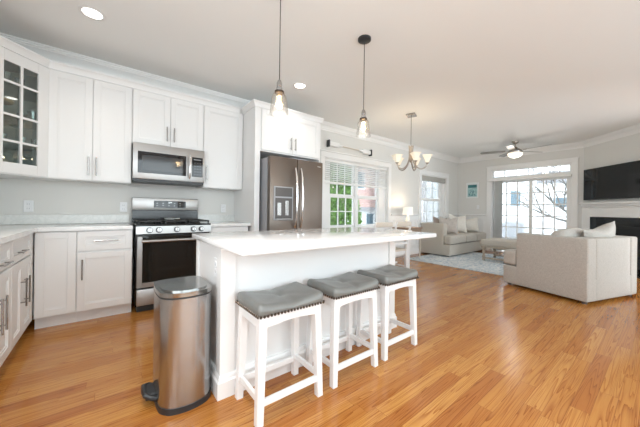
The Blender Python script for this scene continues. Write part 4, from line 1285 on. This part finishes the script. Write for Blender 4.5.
# frame with local +x = fd (right in the picture), local -y = fn : rotate by 225 deg -> +y = (s2,-s2) = -fn
tv = thing('television', 'large black flat television mounted above the fireplace mantel', 'television', fpt(.09, .05, 1.40), R(225))
B(0, 1.235, -.03, .012, 0, .685, .004, 2).build('bezel', M['rubber'], tv)
B(.010, 1.225, -.0315, -.029, .016, .675).build('screen', M['screen'], tv)
B(.35, .9, .012, .049, .15, .5).build('wall_mount', M['rubber'], tv)
mb = MB(); mb.box(.60, .635, -.0325, -.031, .006, .010); mb.build('badge', M['grey'], tv)
mt_ = thing('fireplace_mantel', 'white fireplace mantel and surround below the television', 'mantel', fpt(0, 0, 0), R(225))
mb = MB(); mb.box(.03, 2.02, -.13, -.002, 1.305, 1.34, .004); mb.box(.045, 2.0, -.10, -.002, 1.27, 1.305, .006); mb.box(.055, 1.99, -.075, -.002, 1.235, 1.27, .008)
mb.build('shelf', M['trim'], mt_)
mb = MB(); mb.box(.01, .22, -.05, -.002, 0, 1.235, .003); mb.box(1.83, 1.99, -.05, -.002, 0, 1.235, .003); mb.box(.22, 1.83, -.05, -.002, 1.035, 1.235, .003)
mb.build('surround', M['trim'], mt_)
fpz = thing('fireplace', 'black fireplace insert framed in dark polished stone', 'fireplace', fpt(0, 0, 0), R(225))
mb = MB(); mb.box(.225, .42, -.045, -.003, 0, 1.03, .002); mb.box(1.63, 1.825, -.045, -.003, 0, 1.03, .002); mb.box(.42, 1.63, -.045, -.003, .86, 1.03, .002)
mb.build('stone_surround', M['granite'], fpz)
mb = MB(); mb.box(.42, 1.63, -.06, -.045, .80, .86, .003); mb.box(.42, .47, -.06, -.045, .05, .80, .003); mb.box(1.58, 1.63, -.06, -.045, .05, .80, .003)
for k in range(4): mb.box(.47, 1.58, -.055, -.047, .66 + .035 * k, .672 + .035 * k)
mb.build('metal_frame', M['firebox'], fpz)
B(.47, 1.58, -.052, -.046, .05, .65).build('glass_front', M['bglass'], fpz)
B(.425, 1.625, -.04, -.003, 0, .855).build('firebox', M['firebox'], fpz)
B(.1, 1.95, -.36, -.062, 0.0, .02, .003).build('hearth', M['granite'], fpz)

# ------------------------------------------------------------------ dishes in the glass cabinet
def glassw(label, loc, r, h, group, m_=None):
    o = MB().lathe([(0, 0), (r * .8, 0), (r, h), (r * .93, h), (r * .74, .008), (0, .008)], seg=16).build('drinking_glass', m_ or M['drink'], loc=loc)
    tag(o, label, 'glass', group)
def crn(x, y): return (x, y)
glassw('clear glass on the top shelf, left pane of the corner cabinet', (-.72, 3.62, 2.170), .035, .11, 'glassware in the corner cabinet')
glassw('clear glass behind the top left pane, beside another', (-.64, 3.66, 2.170), .035, .09, 'glassware in the corner cabinet')
glassw('clear glass on the second shelf behind the right pane', (-.56, 3.70, 1.890), .038, .10, 'glassware in the corner cabinet')
glassw('short clear glass behind the second right pane', (-.64, 3.76, 1.890), .036, .08, 'glassware in the corner cabinet')
glassw('small glass on the third shelf, right pane, by the hinge', (-.55, 3.74, 1.665), .028, .07, 'glassware in the corner cabinet')
glassw('small glass on the third shelf in the middle', (-.62, 3.66, 1.665), .028, .07, 'glassware in the corner cabinet')
glassw('small glass on the third shelf behind left pane', (-.72, 3.56, 1.665), .028, .06, 'glassware in the corner cabinet')
t = thing('cake_stand', 'cream cake stand on the second shelf of the corner cabinet', 'cake stand', (-.755, 3.57, 1.890))
MB().lathe([(0, 0), (.05, 0), (.045, .01), (.012, .02), (.012, .10), (.02, .11), (0, .11)], seg=20).build('foot', M['ceramic'], t)
MB().lathe([(0, .11), (.09, .113), (.1, .125), (.1, .135), (.09, .122), (0, .12)], seg=24).build('plate', M['warmbowl'], t)
def bowl(label, loc, r, h, m_):
    o = MB().lathe([(0, 0), (r * .4, 0), (r * .8, h * .5), (r, h), (r * .95, h), (r * .74, h * .5), (r * .3, .008), (0, .008)], seg=24).build('bowl', m_, loc=loc)
    tag(o, label, 'bowl')
bowl('tan bowl on the bottom shelf of the corner cabinet', (-.74, 3.60, 1.391), .08, .09, M['warmbowl'])
bowl('dark bowl on the bottom shelf behind the right pane', (-.57, 3.72, 1.391), .07, .06, M['teal'])
bowl('white bowl at the back of the bottom shelf', (-.70, 3.80, 1.391), .085, .07, M['ceramic'])

# ------------------------------------------------------------------ outdoors
gr = struct(B(-60, 120, YB + T + .0, 140, -.95, -.9), 'ground_outside', M['ground'])
gr2 = struct(B(XR + T, 120, -60, YB + T, -.95, -.9), 'lawn_outside', M['ground'])
struct(B(XR + T + .01, 12.2, .2, 5.2, -.15, -.06), 'deck_floor', M['deck'])
def conifer(label, x, y, r, h, seed, n=5200):
    random.seed(seed)
    t = thing('evergreen_tree', label, 'tree', (x, y, -.9), 0, 'evergreens outside the double window')
    MB().tube([(0, 0, 0), (0, 0, h * .9)], [.09, .02], 8).build('trunk', M['bark'], t)
    mb = MB(); vs = []; fs = []
    for k in range(n):
        z = h * (1 - random.random() ** .8) * .97 + .05
        rr = r * (1 - (z / h) ** 2.4) * (0.55 + .5 * random.random())
        a = random.random() * 2 * math.pi
        c = Vector((rr * math.cos(a), rr * math.sin(a), z))
        d = Vector((math.cos(a + random.uniform(-.7, .7)), math.sin(a + random.uniform(-.7, .7)), random.uniform(.1, 1.2))).normalized() * random.uniform(.07, .15)
        s_ = d.cross(Vector((random.uniform(-1, 1), random.uniform(-1, 1), random.uniform(-1, 1)))).normalized() * random.uniform(.025, .05)
        i = len(vs); vs += [c - s_, c + d * .5 - s_ * .8, c + d, c + d * .5 + s_, c + s_ * .6]
        fs.append((i, i + 1, i + 2, i + 3, i + 4))
    mb.add(vs, fs); mb.build('foliage', M['leaf'], t, smooth=False)
    return t
conifer('bushy evergreen outside the left sash of the double window', 6.05, 6.75, .75, 4.3, 1)
conifer('second bushy evergreen just behind the first one outside', 8.1, 8.6, .75, 4.0, 2)
def house(name, label, loc, rz, w, d, h, m_, wins, roof=1.6):
    t = thing(name, label, 'house', loc, rz)
    B(0, w, 0, d, 0, h).build('wall', m_, t)
    mb = MB(); mb.add([(-.3, -.3, h), (w + .3, -.3, h), (w + .3, d + .3, h), (-.3, d + .3, h), (-.3, d / 2, h + roof), (w + .3, d / 2, h + roof)], [(0, 1, 5, 4), (2, 3, 4, 5), (0, 4, 3), (1, 2, 5), (0, 3, 2, 1)])
    mb.build('roof', M['roof'], t)
    for (x0, x1, z0, z1) in wins:
        f = MB(); f.box(x0 - .1, x1 + .1, -.06, .0, z0 - .1, z1 + .1); fo = f.build('window', M['siding'], t)
        B(x0, x1, -.08, -.06, z0, z1).build('pane', M['bluewin'], fo)
    return t
house('brick_house', 'red brick house seen through the right sash of the double window', (15.2, 16.2, -.9), R(-12), 5.6, 4.0, 6.2, M['brick'], [(1.2, 1.9, 3.9, 5.2), (3.6, 4.3, 3.9, 5.2)])
house('garage', 'white garage with blue window in front of the brick house', (12.3, 12.0, -.9), R(-12), 5.0, 2.4, 2.0, M['siding'], [(.75, 1.25, 1.15, 1.8), (3.2, 3.7, 1.15, 1.8)], .25)
house('white_house', 'white sided house seen through the window behind the sofa', (20.8, 12.4, -.9), R(-28), 11, 8, 6.5, M['siding'], [(2.1, 3.0, 1.5, 2.5), (4.6, 6.2, 2.6, 3.9), (8.2, 9.2, 2.6, 3.9), (2.1, 3.0, 4.4, 5.4)])
house('distant_house', 'pale house beyond the patio door', (34, 8.0, -.9), R(-70), 9, 8, 5.0, M['siding'], [(1.2, 2.2, 2.6, 3.5)])
# bare tree outside the patio door
bt = thing('bare_tree', 'bare leafless tree outside the patio door', 'tree', (15.0, 2.2, -.9))
random.seed(11)
mbt = MB(); mbb = MB()
def branch(p, d, L, r, depth, mb):
    pts = [p]; rs = [r]; q = p.copy(); dd = d.copy(); n = 5
    for k in range(n):
        dd = (dd + Vector((random.uniform(-.18, .18), random.uniform(-.18, .18), random.uniform(-.05, .12)))).normalized()
        q = q + dd * (L / n); pts.append(q.copy()); rs.append(r * (1 - .55 * (k + 1) / n))
    mb.tube(pts, rs, 6)
    if depth > 0:
        for _ in range(4 if depth > 1 else 3):
            i = random.randint(2, n)
            nd = (dd + Vector((random.uniform(-.8, .8), random.uniform(-1.0, 1.0), random.uniform(-.1, .6)))).normalized()
            branch(pts[i], nd, L * random.uniform(.5, .75), rs[i] * .7, depth - 1, mbb)
mbt.tube([(0, 0, 0), (0.05, -.1, .8), (0, -.25, 1.6)], [.13, .1, .085], 8)
mbt.build('trunk', M['bark'], bt)
for d in ((-.1, .75, .55), (.2, .35, .8), (0, -.3, .9), (-.2, -.8, .6), (.1, 1.0, .25)):
    branch(Vector((0, -.25, 1.55)), Vector(d).normalized(), 2.3, .055, 3, mbb)
mbb.build('branches', M['bark'], bt)
gl_ = thing('patio_grill', 'dark covered shape standing on the deck outside the patio door', 'patio item', (11.5, 3.35, -.06))
MB().soft(-.28, .28, -.35, .35, .0, .85, r=.12, top=.08, n=6).build('cover', M['grey'], gl_, angle=70)
